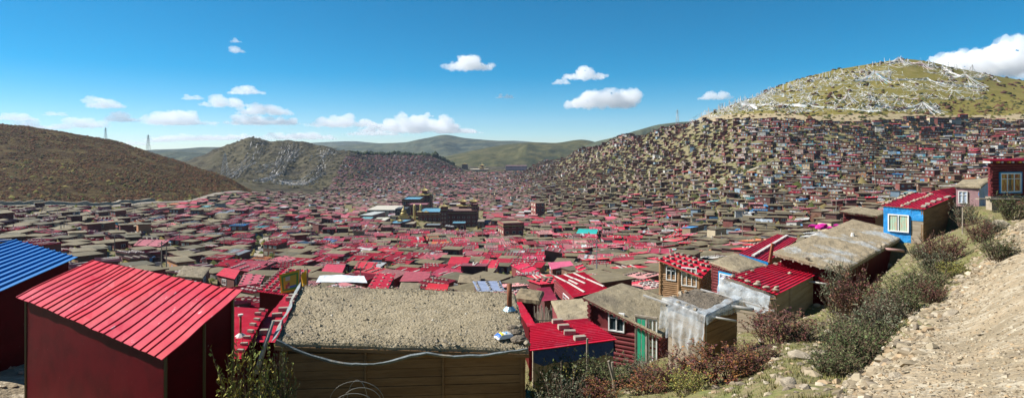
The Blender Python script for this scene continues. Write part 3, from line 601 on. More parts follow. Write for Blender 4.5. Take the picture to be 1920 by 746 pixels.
# E: red roof shed with four bricks
o = hero('E', 'tarp_shed', 'shed wrapped in dark blue tarp under a crimson ribbed roof with four bricks', 'shed'); c = HERO['E']['c']
corrugated(c, True, .26, .06, .4).build('roof', M['red_metal'], o)
w, zb = frame_of('E', .06, .12)
wall('grey', w[0], w[1], zb, o); wall('grey', w[1], w[2], zb, o); wall('grey', w[3], w[0], zb, o)
for a_, b_ in ((w[0], w[1]), (w[1], w[2])):
    d = b_ - a_; nn = Vector((d.y, -d.x, 0)).normalized() * .07; R0 = []; R1 = []; R2 = []
    for i in range(9):
        q = lerp(a_, b_, i / 8) + nn; R0.append(q); R1.append(q - Vector((0, 0, .3)) + nn * .3); R2.append(q - Vector((0, 0, .42 + .22 * abs(math.sin(i * 1.3)))) + nn * .6)
    mb = MB(); mb.grid([R0, R1, R2]); mb.build('tarp_skirt', mat('navy_tarp', (.012, .045, .15), .5, [(4, .5, .8, 5, (.4, .4, .45, 1))], bump=(6, .7, .05)), o, True)
finish(o)
c = HERO['E']['c']; n = nrm(c)
for i, (s, t) in enumerate(((.47, .92), (.50, .62), (.53, .36), (.60, .12))): place_brick(bil(c, s, t) + n * .05, R_(0, .6), 'tan brick on the roof of the blue tarp shed, %s of four' % ['farthest', 'second farthest', 'second nearest', 'nearest'][i], s=1.25)
# X: narrow magenta lean-to right of D
o = hero('X', 'lean_to', 'narrow crimson lean-to roof along the right side of the plank cabin', 'lean-to'); c = HERO['X']['c']
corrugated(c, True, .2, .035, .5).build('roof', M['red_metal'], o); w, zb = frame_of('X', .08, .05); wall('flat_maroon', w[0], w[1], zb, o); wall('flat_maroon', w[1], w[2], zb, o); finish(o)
# stick fence between X and E
mb = MB(); fo = empty('stick_fence', (0, 0, 0), 'weathered grey stick fence behind the blue tarp shed', 'fence')
for i in range(26):
    px = 1003 + i * 1.35; q = P(px, 606 + 2 * math.sin(i), 22.5 + .06 * i); m_ = MB(); m_.bar(q - Vector((0, 0, .5)), q + Vector((R_(-.08, .08), 0, R_(.55, 1.1))), .03, 5, r2=.02); m_.build('stick', M['wood_weathered'], fo)
m_ = MB(); m_.bar(P(1002, 600, 22.4), P(1040, 600, 24), .025, 5); m_.build('rail', M['wood_weathered'], fo); finish(fo)
# F: maroon log house with green door
o = hero('F', 'log_house', 'dark red log house with a green door under a wide flat tan earth roof', 'house'); c = HERO['F']['c']
earthroof(c, .14, 60, .035, .03, .05).build('roof', M['earth'], o)
w, zb = frame_of('F', .16, .3); LW = (w[0] - w[3]); Lm = math.hypot(LW.x, LW.y)
wall('log_red', w[3], w[0], zb, o, .25); wall('log_red', w[0], w[1], zb, o, .25); wall('log_red', w[2], w[3], zb, o, .25)
eave_logs(c, [(3, 0), (0, 1)], o, drop=.2)
zt = w[3].z
window(w[3], w[0], Lm * .30, Lm * .53, zt - 1.35 - .2, zt - .45, o, nm=2, curtain=None, off=.1)
a_, b_ = w[3], w[0]
d = (b_ - a_); dh = Vector((d.x, d.y, 0)).normalized(); nn = Vector((dh.y, -dh.x, 0)); base = Vector((a_.x, a_.y, 0)) + nn * .1
def panel(mb, u0, u1, z0, z1, k0=-.03, k1=.04):
    pt = lambda u, z, k: base + dh * u + Vector((0, 0, z)) + nn * k
    mb.hexa([pt(u0, z0, k1), pt(u1, z0, k1), pt(u1, z0, k0), pt(u0, z0, k0)], [pt(u0, z1, k1), pt(u1, z1, k1), pt(u1, z1, k0), pt(u0, z1, k0)])
bz = HERO['F']['base']
mb = MB(); panel(mb, Lm * .70, Lm * .84, bz + .05, zt - .5); dr = mb.build('door', M['wood_white'], o)
mb = MB(); panel(mb, Lm * .72, Lm * .765, bz + .9, zt - .62, .04, .055); panel(mb, Lm * .778, Lm * .82, bz + .9, zt - .62, .04, .055); mb.build('door_pane', M['door_green'], dr)
window(w[3], w[0], Lm * .86, Lm * .985, bz + .7, zt - .5, o, nm=2, curtain='curtain_green', off=.1)
mb = MB(); panel(mb, Lm * .685, Lm * .695, bz, zt - .4, -.03, .09); panel(mb, Lm * .842, Lm * .852, bz, zt - .4, -.03, .09); panel(mb, Lm * .68, Lm * .99, zt - .48, zt - .38, -.03, .1); mb.build('door_frame', M['wood_weathered'], o)
finish(o)
# G: small earth roofed hut
o = hero('G', 'log_hut', 'small hut with a sunken tan earth roof behind the blue tarp shed', 'hut'); c = HERO['G']['c']
earthroof(c, .16, 30, .05, .05, .02).build('roof', M['earth'], o); w, zb = frame_of('G', .15, .15); wall('flat_pink', w[0], w[1], zb, o); wall('log_red', w[3], w[0], zb, o); wall('plank', w[1], w[2], zb, o); finish(o)
# H: red roof with white battens
o = hero('Hh', 'log_house', 'log house under a dark crimson roof held by long white battens', 'house'); c = HERO['Hh']['c']
corrugated(c, True, .24, .045, .4).build('roof', M['red_metal'], o); w, zb = frame_of('Hh', .1, .2)
wall('log_red', w[3], w[0], zb, o); wall('log_red', w[0], w[1], zb, o); wall('log_red', w[1], w[2], zb, o)
LL = math.hypot((w[0] - w[3]).x, (w[0] - w[3]).y); window(w[3], w[0], LL * .5, LL * .8, w[0].z - 1.5, w[0].z - .4, o, nm=2); finish(o)
n = nrm(c)
for i, (s0, t0, s1, t1) in enumerate(((.06, .95, .2, .62), (.22, .6, .36, .06), (.36, .98, .48, .7), (.32, .68, .42, .42), (.5, .7, .62, .4), (.66, .97, .78, .6), (.8, .58, .95, .12))):
    mb = MB(); mb.beam(bil(c, s0, t0) + n * .1, bil(c, s1, t1) + n * .1, .16, .07)
    simple('roof_batten', 'white wooden batten on the dark crimson roof, %s from its left end' % ['first', 'second', 'third', 'fourth', 'fifth', 'sixth', 'seventh'][i], 'batten', mb, M['wood_white'], 'battens on the dark crimson roof')
# I: tan log house with white weights
o = hero('I', 'log_house', 'tan log house with white windows under a crimson roof dotted with pale blocks', 'house'); c = HERO['I']['c']
corrugated(c, False, .2, .04, .4).build('roof', M['red_metal'], o); w, zb = frame_of('I', .2, .35); LI = math.hypot((w[0] - w[3]).x, (w[0] - w[3]).y)
wall('log_tan', w[3], w[0], zb, o, .17); wall('log_tan', w[0], w[1], zb, o, .17); wall('log_tan', w[2], w[3], zb, o, .17)
zt = w[3].z; bz = HERO['I']['base']
window(w[3], w[0], LI * .16, LI * .42, zt - 1.45, zt - .25, o, nm=2, off=.06); window(w[3], w[0], LI * .56, LI * .95, zt - 1.75, zt - .2, o, nm=3, off=.06, curtain='curtain_green')
eave_logs(c, [(3, 0)], o, 'log_tan', .5, .05, .13)
mb = MB()
for q in (w[3], w[0], lerp(w[3], w[0], .49)): mb.bar(Vector((q.x, q.y, zb)) , q, .12, 8)
mb.build('post', M['log_tan'], o)
mb = MB(); a_ = w[3]; b_ = w[0]; dd = (b_ - a_).normalized(); nn = Vector((dd.y, -dd.x, 0)).normalized(); mb.beam(Vector((a_.x, a_.y, bz + .05)) + nn * .2, Vector((b_.x, b_.y, bz + .05)) + nn * .2, .4, .35); mb.build('plinth', M['stone'], o); finish(o)
n = nrm(c); k_ = 0
for i in range(4):
    for j in range(7):
        t = .08 + j * .14 + R_(-.02, .02); s = .1 + i * .27 + R_(-.02, .02)
        place_brick(bil(c, s, min(t, .95)) + n * .05, R_(-.3, .3) + .6, 'pale block on the tan log house roof, row %s from eave, %s from left' % (['one', 'two', 'three', 'four'][i], ['seventh', 'sixth', 'fifth', 'fourth', 'third', 'second', 'first'][j]), group='pale blocks on the tan log house roof', s=1.0)
# J: red log house with blue window
o = hero('J', 'log_house', 'bright red log house with a blue-framed window under a tan earth roof', 'house'); c = HERO['J']['c']
earthroof(c, .14, 40, .04, .03).build('roof', M['earth'], o); w, zb = frame_of('J', .15, .2); LJ = math.hypot((w[0] - w[3]).x, (w[0] - w[3]).y)
wall('log_red', w[3], w[0], zb, o, .23); wall('log_red', w[0], w[1], zb, o, .23); wall('log_red', w[2], w[3], zb, o, .23); eave_logs(c, [(3, 0)], o, drop=.2)
window(w[3], w[0], LJ * .3, LJ * .85, w[0].z - 1.6, w[0].z - .3, o, nm=3, outer='blue_frame', off=.1, curtain='curtain_blue'); finish(o)
# K: red roof grey shed
o = hero('K', 'plank_shed', 'grey plank shed with a bright crimson ribbed roof weighted by pale stones', 'shed'); c = HERO['K']['c']
corrugated(c, True, .28, .06, .35).build('roof', M['red_metal'], o); w, zb = frame_of('K', .1, .15)
wall('plank_grey', w[0], w[1], zb, o, .3); wall('plank', w[3], w[0], zb, o, .3); wall('plank_grey', w[1], w[2], zb, o, .3)
mb = MB(); dd = (w[1] - w[0]).normalized(); nn = Vector((dd.y, -dd.x, 0)).normalized()
for t in (.28, .98): q = lerp(w[0], w[1], t) + nn * .05; mb.beam(Vector((q.x, q.y, zb)), q, .14, .08)
mb.build('batten', M['plank_grey'], o)
for t0, ln in ((.72, 1.2), (.97, .5)):
    q = lerp(w[0], w[1], t0) - Vector((0, 0, .22)); m_ = MB(); m_.bar(q - nn * .3, q + nn * ln + Vector((.5 * ln, 0, -.1)), .07, 8); m_.build('roof_pole', M['wood_white'], o, True)
finish(o); n = nrm(c)
sl = [(.02, .93, .2), (.04, .78, .22), (.02, .62, .24), (.1, .5, .18), (.02, .42, .26), (.03, .25, .24), (.04, .08, .26), (.2, .86, .16), (.35, .93, .2), (.62, .95, .22), (.8, .92, .2), (.93, .5, .24), (.99, .12, .26), (.62, .38, .2), (.13, .15, .17), (.97, .95, .2)]
for i, (s, t, r) in enumerate(sl):
    lb = 'pale stone on the grey plank shed roof, %s along its %s' % (('%s stone' % ['topmost', 'second', 'third', 'fourth', 'fifth', 'sixth', 'bottom'][i]), 'lower left edge') if i < 7 else 'pale stone on the roof of the grey plank shed, %s' % ['upper left corner inside the edge', 'left part of the upper edge', 'middle of the upper edge', 'right part of the upper edge', 'halfway along the right edge', 'at the right-hand corner', 'alone on the open sheet', 'inside the lower corner', 'at the far right corner'][i - 7]
    rock(bil(c, s, t) + n * (.06 + r * .25), r, lb, 'stones on the grey plank shed roof')
# soil heap and plastic on the left lower end of K
mb = MB()
cK = HERO['K']['c']; q0, q1 = bil(cK, -.07, 1.02), bil(cK, -.07, .0)
G = []
for i in range(13):
    row = []
    for j in range(9):
        p = lerp(q0, q1, i / 12) + (cK[0] - cK[1]).normalized() * (j / 8 * .9 - .35); e = min(1, min(i, 12 - i) / 2.) * min(1, min(j, 8 - j) / 2.)
        p.z += .16 * e + float(fbm(p.x * 3, p.y * 3)) * .08 - .05; row.append(p)
    G.append(row)
mb.grid(G); simple('soil_heap', 'strip of dark soil clods along the lower edge of the grey plank shed roof', 'soil', mb, M['earth_dark'])
u = (cK[0] - cK[1]).normalized()
rows = [[], [], []]
for i in range(7):
    p = lerp(q0, q1, i / 6) + u * .5; rows[0].append(p + Vector((0, 0, .12))); rows[1].append(p + u * .25 - Vector((0, 0, .45))); rows[2].append(p + u * .35 - Vector((0, 0, .9 + .25 * math.sin(i * 1.7))))
sheet(rows, 'plastic_sheet', 'clear plastic sheet wrapped round the lower left end of the grey plank shed', 'plastic sheet', M['plastic'], .06, seed=3)
mb = MB(); a_ = q0 + u * .45; b_ = q1 + u * .45; o = empty('lower_shack', (0, 0, 0), 'low plank lean-to wrapped in plastic below the grey plank shed', 'lean-to')
wall('plank_grey', a_ - Vector((0, 0, .15)), b_ - Vector((0, 0, .15)), HERO['K']['base'] - .8, o, .3); wall('plank_grey', b_ - Vector((0, 0, .15)), cK[0] - Vector((0, 0, .3)), HERO['K']['base'] - .8, o, .3); finish(o)
# L: plastic-wrapped plank shack
o = hero('L', 'plank_shack', 'pale plank shack topped with grey soil and draped in clear plastic', 'shack'); c = HERO['L']['c']
earthroof(c, .2, 50, .07, .05, .03).build('roof', M['earth_dark'], o); w, zb = frame_of('L', .2, .08)
wall('plank_grey', w[3], w[0], zb, o, .3); wall('plank', w[0], w[1], zb, o, .28); wall('plank_grey', w[2], w[3], zb, o, .3)
for t, s0, ln, rr in ((0.12, 1.0, 1.1, .05), (.72, 1.0, 1.0, .09)):
    q = bil(c, t, 0) - Vector((0, 0, .1)); m_ = MB(); dd = (c[1] - c[0]).normalized(); nn = Vector((dd.y, -dd.x, 0)).normalized(); m_.bar(q - nn * .8, q + nn * ln * .55 + Vector((.55 * ln, 0, -.05)), rr, 9); m_.build('roof_pole', M['wood_white'], o, True)
q = bil(c, -.02, .92); m_ = MB(); m_.beam(q + Vector((.1, 0, -.1)), P(1206, 553, 20.6), .14, .06); m_.build('roof_pole', M['wood_white'], o)
q = bil(c, 1.0, .6); m_ = MB(); m_.beam(bil(c, .9, .8) + Vector((0, 0, .1)), P(1452, 582, 20.4), .12, .06); m_.build('roof_pole', M['wood_white'], o)
finish(o)
n3 = Vector((0, 0, 1)); lft = (c[3] - c[2]); lft.z = 0; lft.normalize()
nl = (c[0] - c[3]); nl = Vector((nl.y, -nl.x, 0)).normalized(); 
G = []; Kx, Kz = 44, 26
for a in range(Kz + 1):
    row = []; v = a / Kz
    for b in range(Kx + 1):
        t = 1.10 - b / Kx * 1.13; p = bil(c, 0, t); top = bil(c, .13, min(max(t, .02), 1)) + Vector((0, 0, .15)); drop = 1.25 + .55 * math.sin(pi * min(1, max(0, (b / Kx - .05) * 1.15))) + .12 * math.sin(b * .9)
        if v < .18: q = lerp(top, p + nl * .07 + Vector((0, 0, .10)), v / .18)
        else: w_ = (v - .18) / .82; q = p + nl * (.07 + .20 * w_ + .09 * w_ * math.sin(b * .85 + 2 * float(vnoise(b * .3, 4))) ) + Vector((0, 0, .10 - drop * w_))
        q = q + nl * float(fbm(b * .22, a * .25, 3)) * .07 + Vector((0, 0, float(fbm(b * .3 + 9, a * .3, 2)) * .03)); row.append(q)
    G.append(row)
mb = MB(); mb.grid(G); simple('plastic_sheet', 'large clear plastic sheet hanging over the left face of the pale plank shack', 'plastic sheet', mb, M['plastic'], smooth=True)
rows = [[], [], []]; nr = (c[1] - c[0]); nr = Vector((nr.y, -nr.x, 0)).normalized()
for i in range(7):
    t = -.02 + i / 6 * 1.08; p = bil(c, t, 0); rows[0].append(bil(c, t, .12) + Vector((0, 0, .12))); rows[1].append(p + nr * .06 + Vector((0, 0, .08))); rows[2].append(p + nr * .12 - Vector((0, 0, .32 - .12 * math.sin(i))))
sheet(rows, 'plastic_sheet', 'rolled strip of clear plastic along the right roof edge of the pale plank shack', 'plastic sheet', M['plastic'], .06, seed=31)
for i, (s, t, r) in enumerate(((.03, .25, .16), (.05, .7, .15), (.2, .95, .14), (.45, .97, .16), (.6, .95, .13), (.06, .5, .13))):
    rock(bil(c, s, t) + Vector((0, 0, .1)), r, 'grey stone on the plastic-draped shack roof, %s' % ['nearest on the left edge', 'farthest on the left edge', 'at the back left corner', 'middle of the back edge', 'right part of the back edge', 'middle of the left edge'][i], 'stones on the plastic-draped shack')
# M: large flat earth roof
o = hero('M', 'flat_roof_house', 'long maroon house under the largest flat earth roof with a grey wet patch', 'house'); c = HERO['M']['c']; cM = c
ML = mat('earth_patched', (.285, .225, .14), .9, [(.35, .52, .62, 5, (.36, .38, .38)), (6, .45, .7, 8, (.33, .27, .18)), (20, .55, .7, 4, (.17, .14, .1))], bump=(10, .7, .06))
earthroof(c, .2, 90, .05, .09).build('roof', ML, o); w, zb = frame_of('M', .22, .5)
wall('flat_maroon', w[0], w[1], zb, o); wall('flat_maroon', w[3], w[0], zb, o); wall('flat_maroon', w[2], w[3], zb, o); eave_logs(c, [(3, 0), (0, 1)], o, 'wood_weathered', .6, .07, .28)
dd = (w[1] - w[0]).normalized(); nn = Vector((dd.y, -dd.x, 0)).normalized()
for t in (.55, .84): q = lerp(w[0], w[1], t) - Vector((0, 0, .05)); m_ = MB(); m_.bar(q, q + nn * 1.3 + Vector((.7, 0, -.05)), .12, 9); m_.build('roof_pole', mat('pole_pink', (.42, .25, .22), .8), o, True)
mb = MB(); p = bil(c, .6, .55); mb.bar(p, p + Vector((0, 0, .3)), .2, 8, r2=.12); mb.build('vent', M['wood_white'], o); finish(o)
for i, (s, t, r) in enumerate(((.02, .1, .3), (.5, .02, .25), (.01, .5, .2), (.56, .01, .22))): rock(bil(c, s, t) + Vector((0, 0, .15)), r, 'stone on the largest flat earth roof, %s' % ['reddish, at its nearest corner', 'halfway along the right edge', 'on its lower left edge', 'second along the right edge'][i], 'stones on the largest flat earth roof')
o = hero('m', 'flat_roof_house', 'low house with a small flat earth roof behind the largest earth roof', 'house'); c = HERO['m']['c']
earthroof(c, .2, 40, .05, .06).build('roof', M['earth'], o); w, zb = frame_of('m', .2, .4); wall('flat_maroon', w[0], w[1], zb, o); wall('log_red', w[3], w[0], zb, o); eave_logs(c, [(3, 0)], o, drop=.25); finish(o)
# post beside M and Q
mb = MB(); mb.beam(P(1443, 492, 31), P(1449, 456, 31), .22, .16); simple('wooden_post', 'thick brown post standing between two crimson roofs', 'post', mb, M['rust'])
# N: blue tarp house
o = hero('N', 'tarp_house', 'house wrapped in bright blue tarp under a crimson roof with stone rows', 'house'); c = HERO['N']['c']
corrugated(c, True, .26, .06, .4).build('roof', M['red_metal'], o); w, zb = frame_of('N', .1, .15); LN = math.hypot((w[0] - w[3]).x, (w[0] - w[3]).y)
wm = lerp(w[3], w[0], .70)
wall('blue_tarp', w[3], w[0], w[0].z - 1.0, o); wall('blue_tarp', w[3], wm, zb, o); wall('plank_grey', wm, w[0], zb, o, .3).location = (0, 0, -.98)
wall('plank', w[0], w[1], zb, o, .3); 
window(w[3], w[0], LN * .13, LN * .66, w[0].z - 2.1, w[0].z - .55, o, nm=2, curtain='curtain_green', off=.14, hbar=False, fw=.09); finish(o)
n = nrm(c)
for row, t in enumerate((.97, .52)):
    for i in range(11): rock(bil(c, .03 + i * .09, t + R_(-.02, .02)) + n * .1, R_(.2, .28), 'pale stone in the %s row on the blue tarp house roof, number %s from front' % (['left', 'middle'][row], ['one', 'two', 'three', 'four', 'five', 'six', 'seven', 'eight', 'nine', 'ten', 'eleven'][i]), 'stone rows on the blue tarp house roof')
for i, (s, t) in enumerate(((.05, .08), (.2, .1), (.38, .12), (.55, .1), (.75, .08))):
    mb = MB(); p = bil(c, s, t) + n * .1; mb.beam(p, p + (c[1] - c[0]).normalized() * 1.1 + Vector((R_(-.3, .3), 0, .02)), .35, .1)
    simple('flat_slab', 'grey slab on the right edge of the blue tarp house roof, %s from front' % ['first', 'second', 'third', 'fourth', 'fifth'][i], 'slab', mb, M['brick'], 'slabs on the blue tarp house roof')
o = hero('n', 'tin_shed', 'bright red tin roof behind the blue tarp house', 'shed'); c = HERO['n']['c']; corrugated(c, True, .28, .05, .4).build('roof', M['red_metal'], o)
w, zb = frame_of('n', .1, .15); wall('stone', w[0], w[1], zb, o); wall('stone', w[3], w[0], zb, o); finish(o)
# O: pink-grey house
o = hero('O', 'small_house', 'pinkish grey house with a tall white window and flat earth roof', 'house'); c = HERO['O']['c']
earthroof(c, .15, 40, .05, .05).build('roof', M['earth'], o); w, zb = frame_of('O', .14, .15); LO = math.hypot((w[0] - w[3]).x, (w[0] - w[3]).y)
wall('flat_pink', w[3], w[0], zb, o); wall('blue_tarp', w[0], w[1], zb, o); window(w[3], w[0], LO * .10, LO * .5, w[0].z - 1.7, w[0].z - .4, o, nm=2, curtain='curtain_blue', off=.06)
mb = MB(); a_, b_ = w[3], w[0]; d = (b_ - a_).normalized(); nn = Vector((d.y, -d.x, 0)).normalized()
for k in range(2):
    z0_ = HERO['O']['base'] + .1 + k * .02; mb.beam(Vector((a_.x, a_.y, z0_)) + nn * .1, Vector((b_.x, b_.y, z0_)) + nn * .1, .2, .3)
mb.build('plinth', M['white_tarp'], o); finish(o)
# P: log house at the right edge
o = empty('log_house', (0, 0, 0), 'dark red log house on a stone pier with gold-curtained window, at the right edge', 'house')
a_ = P(1857, 306, 40); b_ = P(1975, 300, 41.5); zt = a_.z; zf = P(1857, 368, 40).z; a_.z = zt; b_.z = zt
wall('log_red', a_, b_, zf, o, .27); ab_ = Vector((a_.x * 1.09, a_.y * 1.09, zt)); wall('log_red', ab_, a_, zf, o, .27)
W_ = P(1876, 324, 40); LP_ = (P(1918, 324, 40.4) - a_).length
window(a_, b_, (W_ - a_).x * 1.0 + .1, LP_ - .05, P(1876, 361, 40).z, P(1876, 325, 40).z, o, nm=3, curtain='curtain_gold', outer='blue_frame', off=.15, fw=.1)
cR = [a_ + Vector((-.7, -.8, .22)), b_ + Vector((.6, -.8, .22)), b_ + Vector((4, 5, .25)), ab_ + Vector((-.4, .5, .25))]
corrugated(cR, True, .25, .06, .5).build('roof', M['red_metal'], o)
mb = MB(); e0, e1 = cR[0] - Vector((0, 0, .11)), cR[1] - Vector((0, 0, .11)); k = 22
for i in range(k):
    p = lerp(e0, e1, (i + .5) / k); mb.box(p.x - .09, p.y - .02, p.z - .09, p.x + .09, p.y + .9, p.z + .06, mi=i % 3)
mb.build('rafter', [M['wood_white'], M['log_red'], mat('eave_yellow', (.6, .36, .05), .7)], o)
mb = MB(); mb.beam(a_ + Vector((-.3, -.1, zf - zt - .1)), b_ + Vector((0, -.1, zf - zt - .1)), .5, .16); mb.beam(a_ + Vector((-1.6, -.5, zf - zt - .2)), a_ + Vector((2.2, -.6, zf - zt - .22)), .5, .1); mb.build('deck', M['wood_weathered'], o)
p0 = a_ + Vector((.4, .1, 0)); mb = MB(); mb.box(p0.x - .35, p0.y - .2, pP.z - .6, p0.x + .3, p0.y + .5, zf - .12); mb.build('pier', M['stone'], o)
mb = MB(); mb.beam(a_ + Vector((1.5, 2, zf - zt - .6)), b_ + Vector((0, 2, zf - zt - .3)), .6, .6); mb.build('under_panel', mat('yellow_panel', (.5, .36, .1), .8), o)
finish(o)
# Q: long red roof
o = hero('Q', 'tin_shed', 'long narrow bright crimson roof with blue tarp edge beyond the grey plank shed', 'shed'); c = HERO['Q']['c']
corrugated(c, True, .26, .06, .4).build('roof', M['red_metal'], o); w, zb = frame_of('Q', .1, .15); wall('plank', w[0], w[1], zb, o); wall('plank', w[3], w[0], zb, o)
mb = MB(); mb.grid([[lerp(c[3], c[0], i / 8) - Vector((0, 0, .06)) for i in range(9)], [lerp(c[3], c[0], i / 8) - Vector((0, .03, .3 + .06 * math.sin(i * 2))) for i in range(9)]]); mb.build('tarp_skirt', M['blue_tarp'], o)
mb = MB(); q0 = bil(c, 0, .52); q1 = bil(c, 1, .52); n = nrm(c)
for i in range(9): mb.beam(lerp(q0, q1, i / 9) + n * .12, lerp(q0, q1, (i + .93) / 9) + n * .12 + Vector((0, 0, R_(-.02, .03))), .28, .14)
mb.build('ridge_weight', M['wood_white'], o); finish(o)
# V: red roof with brick rows behind flags
o = hero('V', 'brick_row_shed', 'dark walled shed whose crimson roof carries four rows of bricks beside the flags', 'shed'); c = HERO['V']['c']
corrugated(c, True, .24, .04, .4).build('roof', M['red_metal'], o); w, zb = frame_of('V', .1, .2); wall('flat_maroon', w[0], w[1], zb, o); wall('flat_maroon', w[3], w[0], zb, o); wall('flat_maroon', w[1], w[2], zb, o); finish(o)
n = nrm(c); ordl = ['first', 'second', 'third', 'fourth', 'fifth', 'sixth', 'seventh', 'eighth', 'ninth', 'tenth']
for i in range(4):
    for j in range(9):
        place_brick(bil(c, .06 + j * .11, .93 - i * .27) + n * .05, .5, 'brick on the crimson roof beside the flags, row %s from the left, %s up' % (['one', 'two', 'three', 'four'][i], ordl[j]), group='brick rows on the roof beside the flags', s=.95)
# flags
def flag(px, py0, py1, Y, w_, label, cols, lean=0):
    o = empty('prayer_flag_pole', (0, 0, 0), label, 'flag'); b = P(px, py1, Y); t = P(px + lean, py0, Y)
    mb = MB(); mb.bar(b - Vector((0, 0, 1.2)), t, .04, 6); mb.build('pole', M['wood_weathered'], o)
    mb = MB(); K = 10; hgt = abs(t.z - b.z) * .85
    for i in range(K):
        for j in range(K):
            def q(i, j): u = i / K; v = j / K; return t + Vector((-w_ * u, .12 * math.sin(u * 5 + v * 3) * u, -.05 - hgt * v - .25 * u))
            e = min(i, K - 1 - i, j, K - 1 - j); col = cols[0] if e < 1 else cols[1] if e < 2 else cols[2 + (0 if float(vnoise(i * .55 + 3, j * .5)) < -.05 else int(abs(float(vnoise(i * .8, j * .7 + 9))) * 12)) % (len(cols) - 2)]
            mb.face([q(i, j), q(i + 1, j), q(i + 1, j + 1), q(i, j + 1)], col)
    mb.build('cloth', M['cloth'], o); finish(o)
flag(561, 503, 547, 22.5, 1.05, 'tall yellow and green prayer flag with a printed centre, behind the gravel roof', [(.6, .4, .03), (.1, .3, .06), (.6, .42, .06), (.55, .5, .4), (.1, .2, .5), (.45, .12, .1)], 2)
flag(577, 503, 540, 23.5, .3, 'narrow plain yellow flag on a pole right of the printed prayer flag', [(.6, .42, .03), (.6, .4, .03), (.6, .4, .03)], -1)
# pink cloth by M
mb = MB(); q = P(1548, 427, 45)
for i in range(9): mb.blob(ICO1, Matrix.Translation(q + Vector((R_(-1.2, 1.2), R_(-.5, .5), R_(0, .3)))) @ Matrix.Diagonal((.45, .3, .2, 1)), (.62, .03, .3), seed=i, jit=.3)
simple('pink_cloth', 'heap of vivid pink cloth at the far edge of the largest earth roof', 'cloth', mb, M['cloth'])
# ---------------------------------------------------------------- houses of the town
C_RED = [(.46, .012, .035), (.40, .012, .032), (.50, .03, .055), (.33, .02, .04), (.43, .04, .08)]
C_PINK = [(.44, .09, .12), (.42, .14, .15), (.48, .075, .12), (.36, .10, .11), (.42, .18, .17)]  # pink base colours for part of the sheet roofs
C_EARTH = [(.175, .140, .078), (.15, .122, .068), (.195, .158, .092), (.125, .108, .065), (.215, .175, .105)]
C_DULL = [(.24, .09, .09), (.30, .07, .09), (.20, .07, .07), (.27, .12, .11)]
C_MISC = [(.03, .22, .48), (.55, .55, .53), (.48, .15, .06), (.10, .38, .40), (.33, .38, .42), (.45, .45, .42), (.42, .44, .44)]
W_RED = [(.14, .036, .032), (.18, .045, .038), (.11, .035, .03), (.20, .068, .055), (.15, .06, .048), (.17, .085, .055), (.09, .038, .032)]
W_VAR = [(.33, .24, .15), (.5, .48, .43), (.22, .3, .36), (.4, .2, .1), (.28, .2, .17), (.5, .42, .28), (.30, .30, .29)]
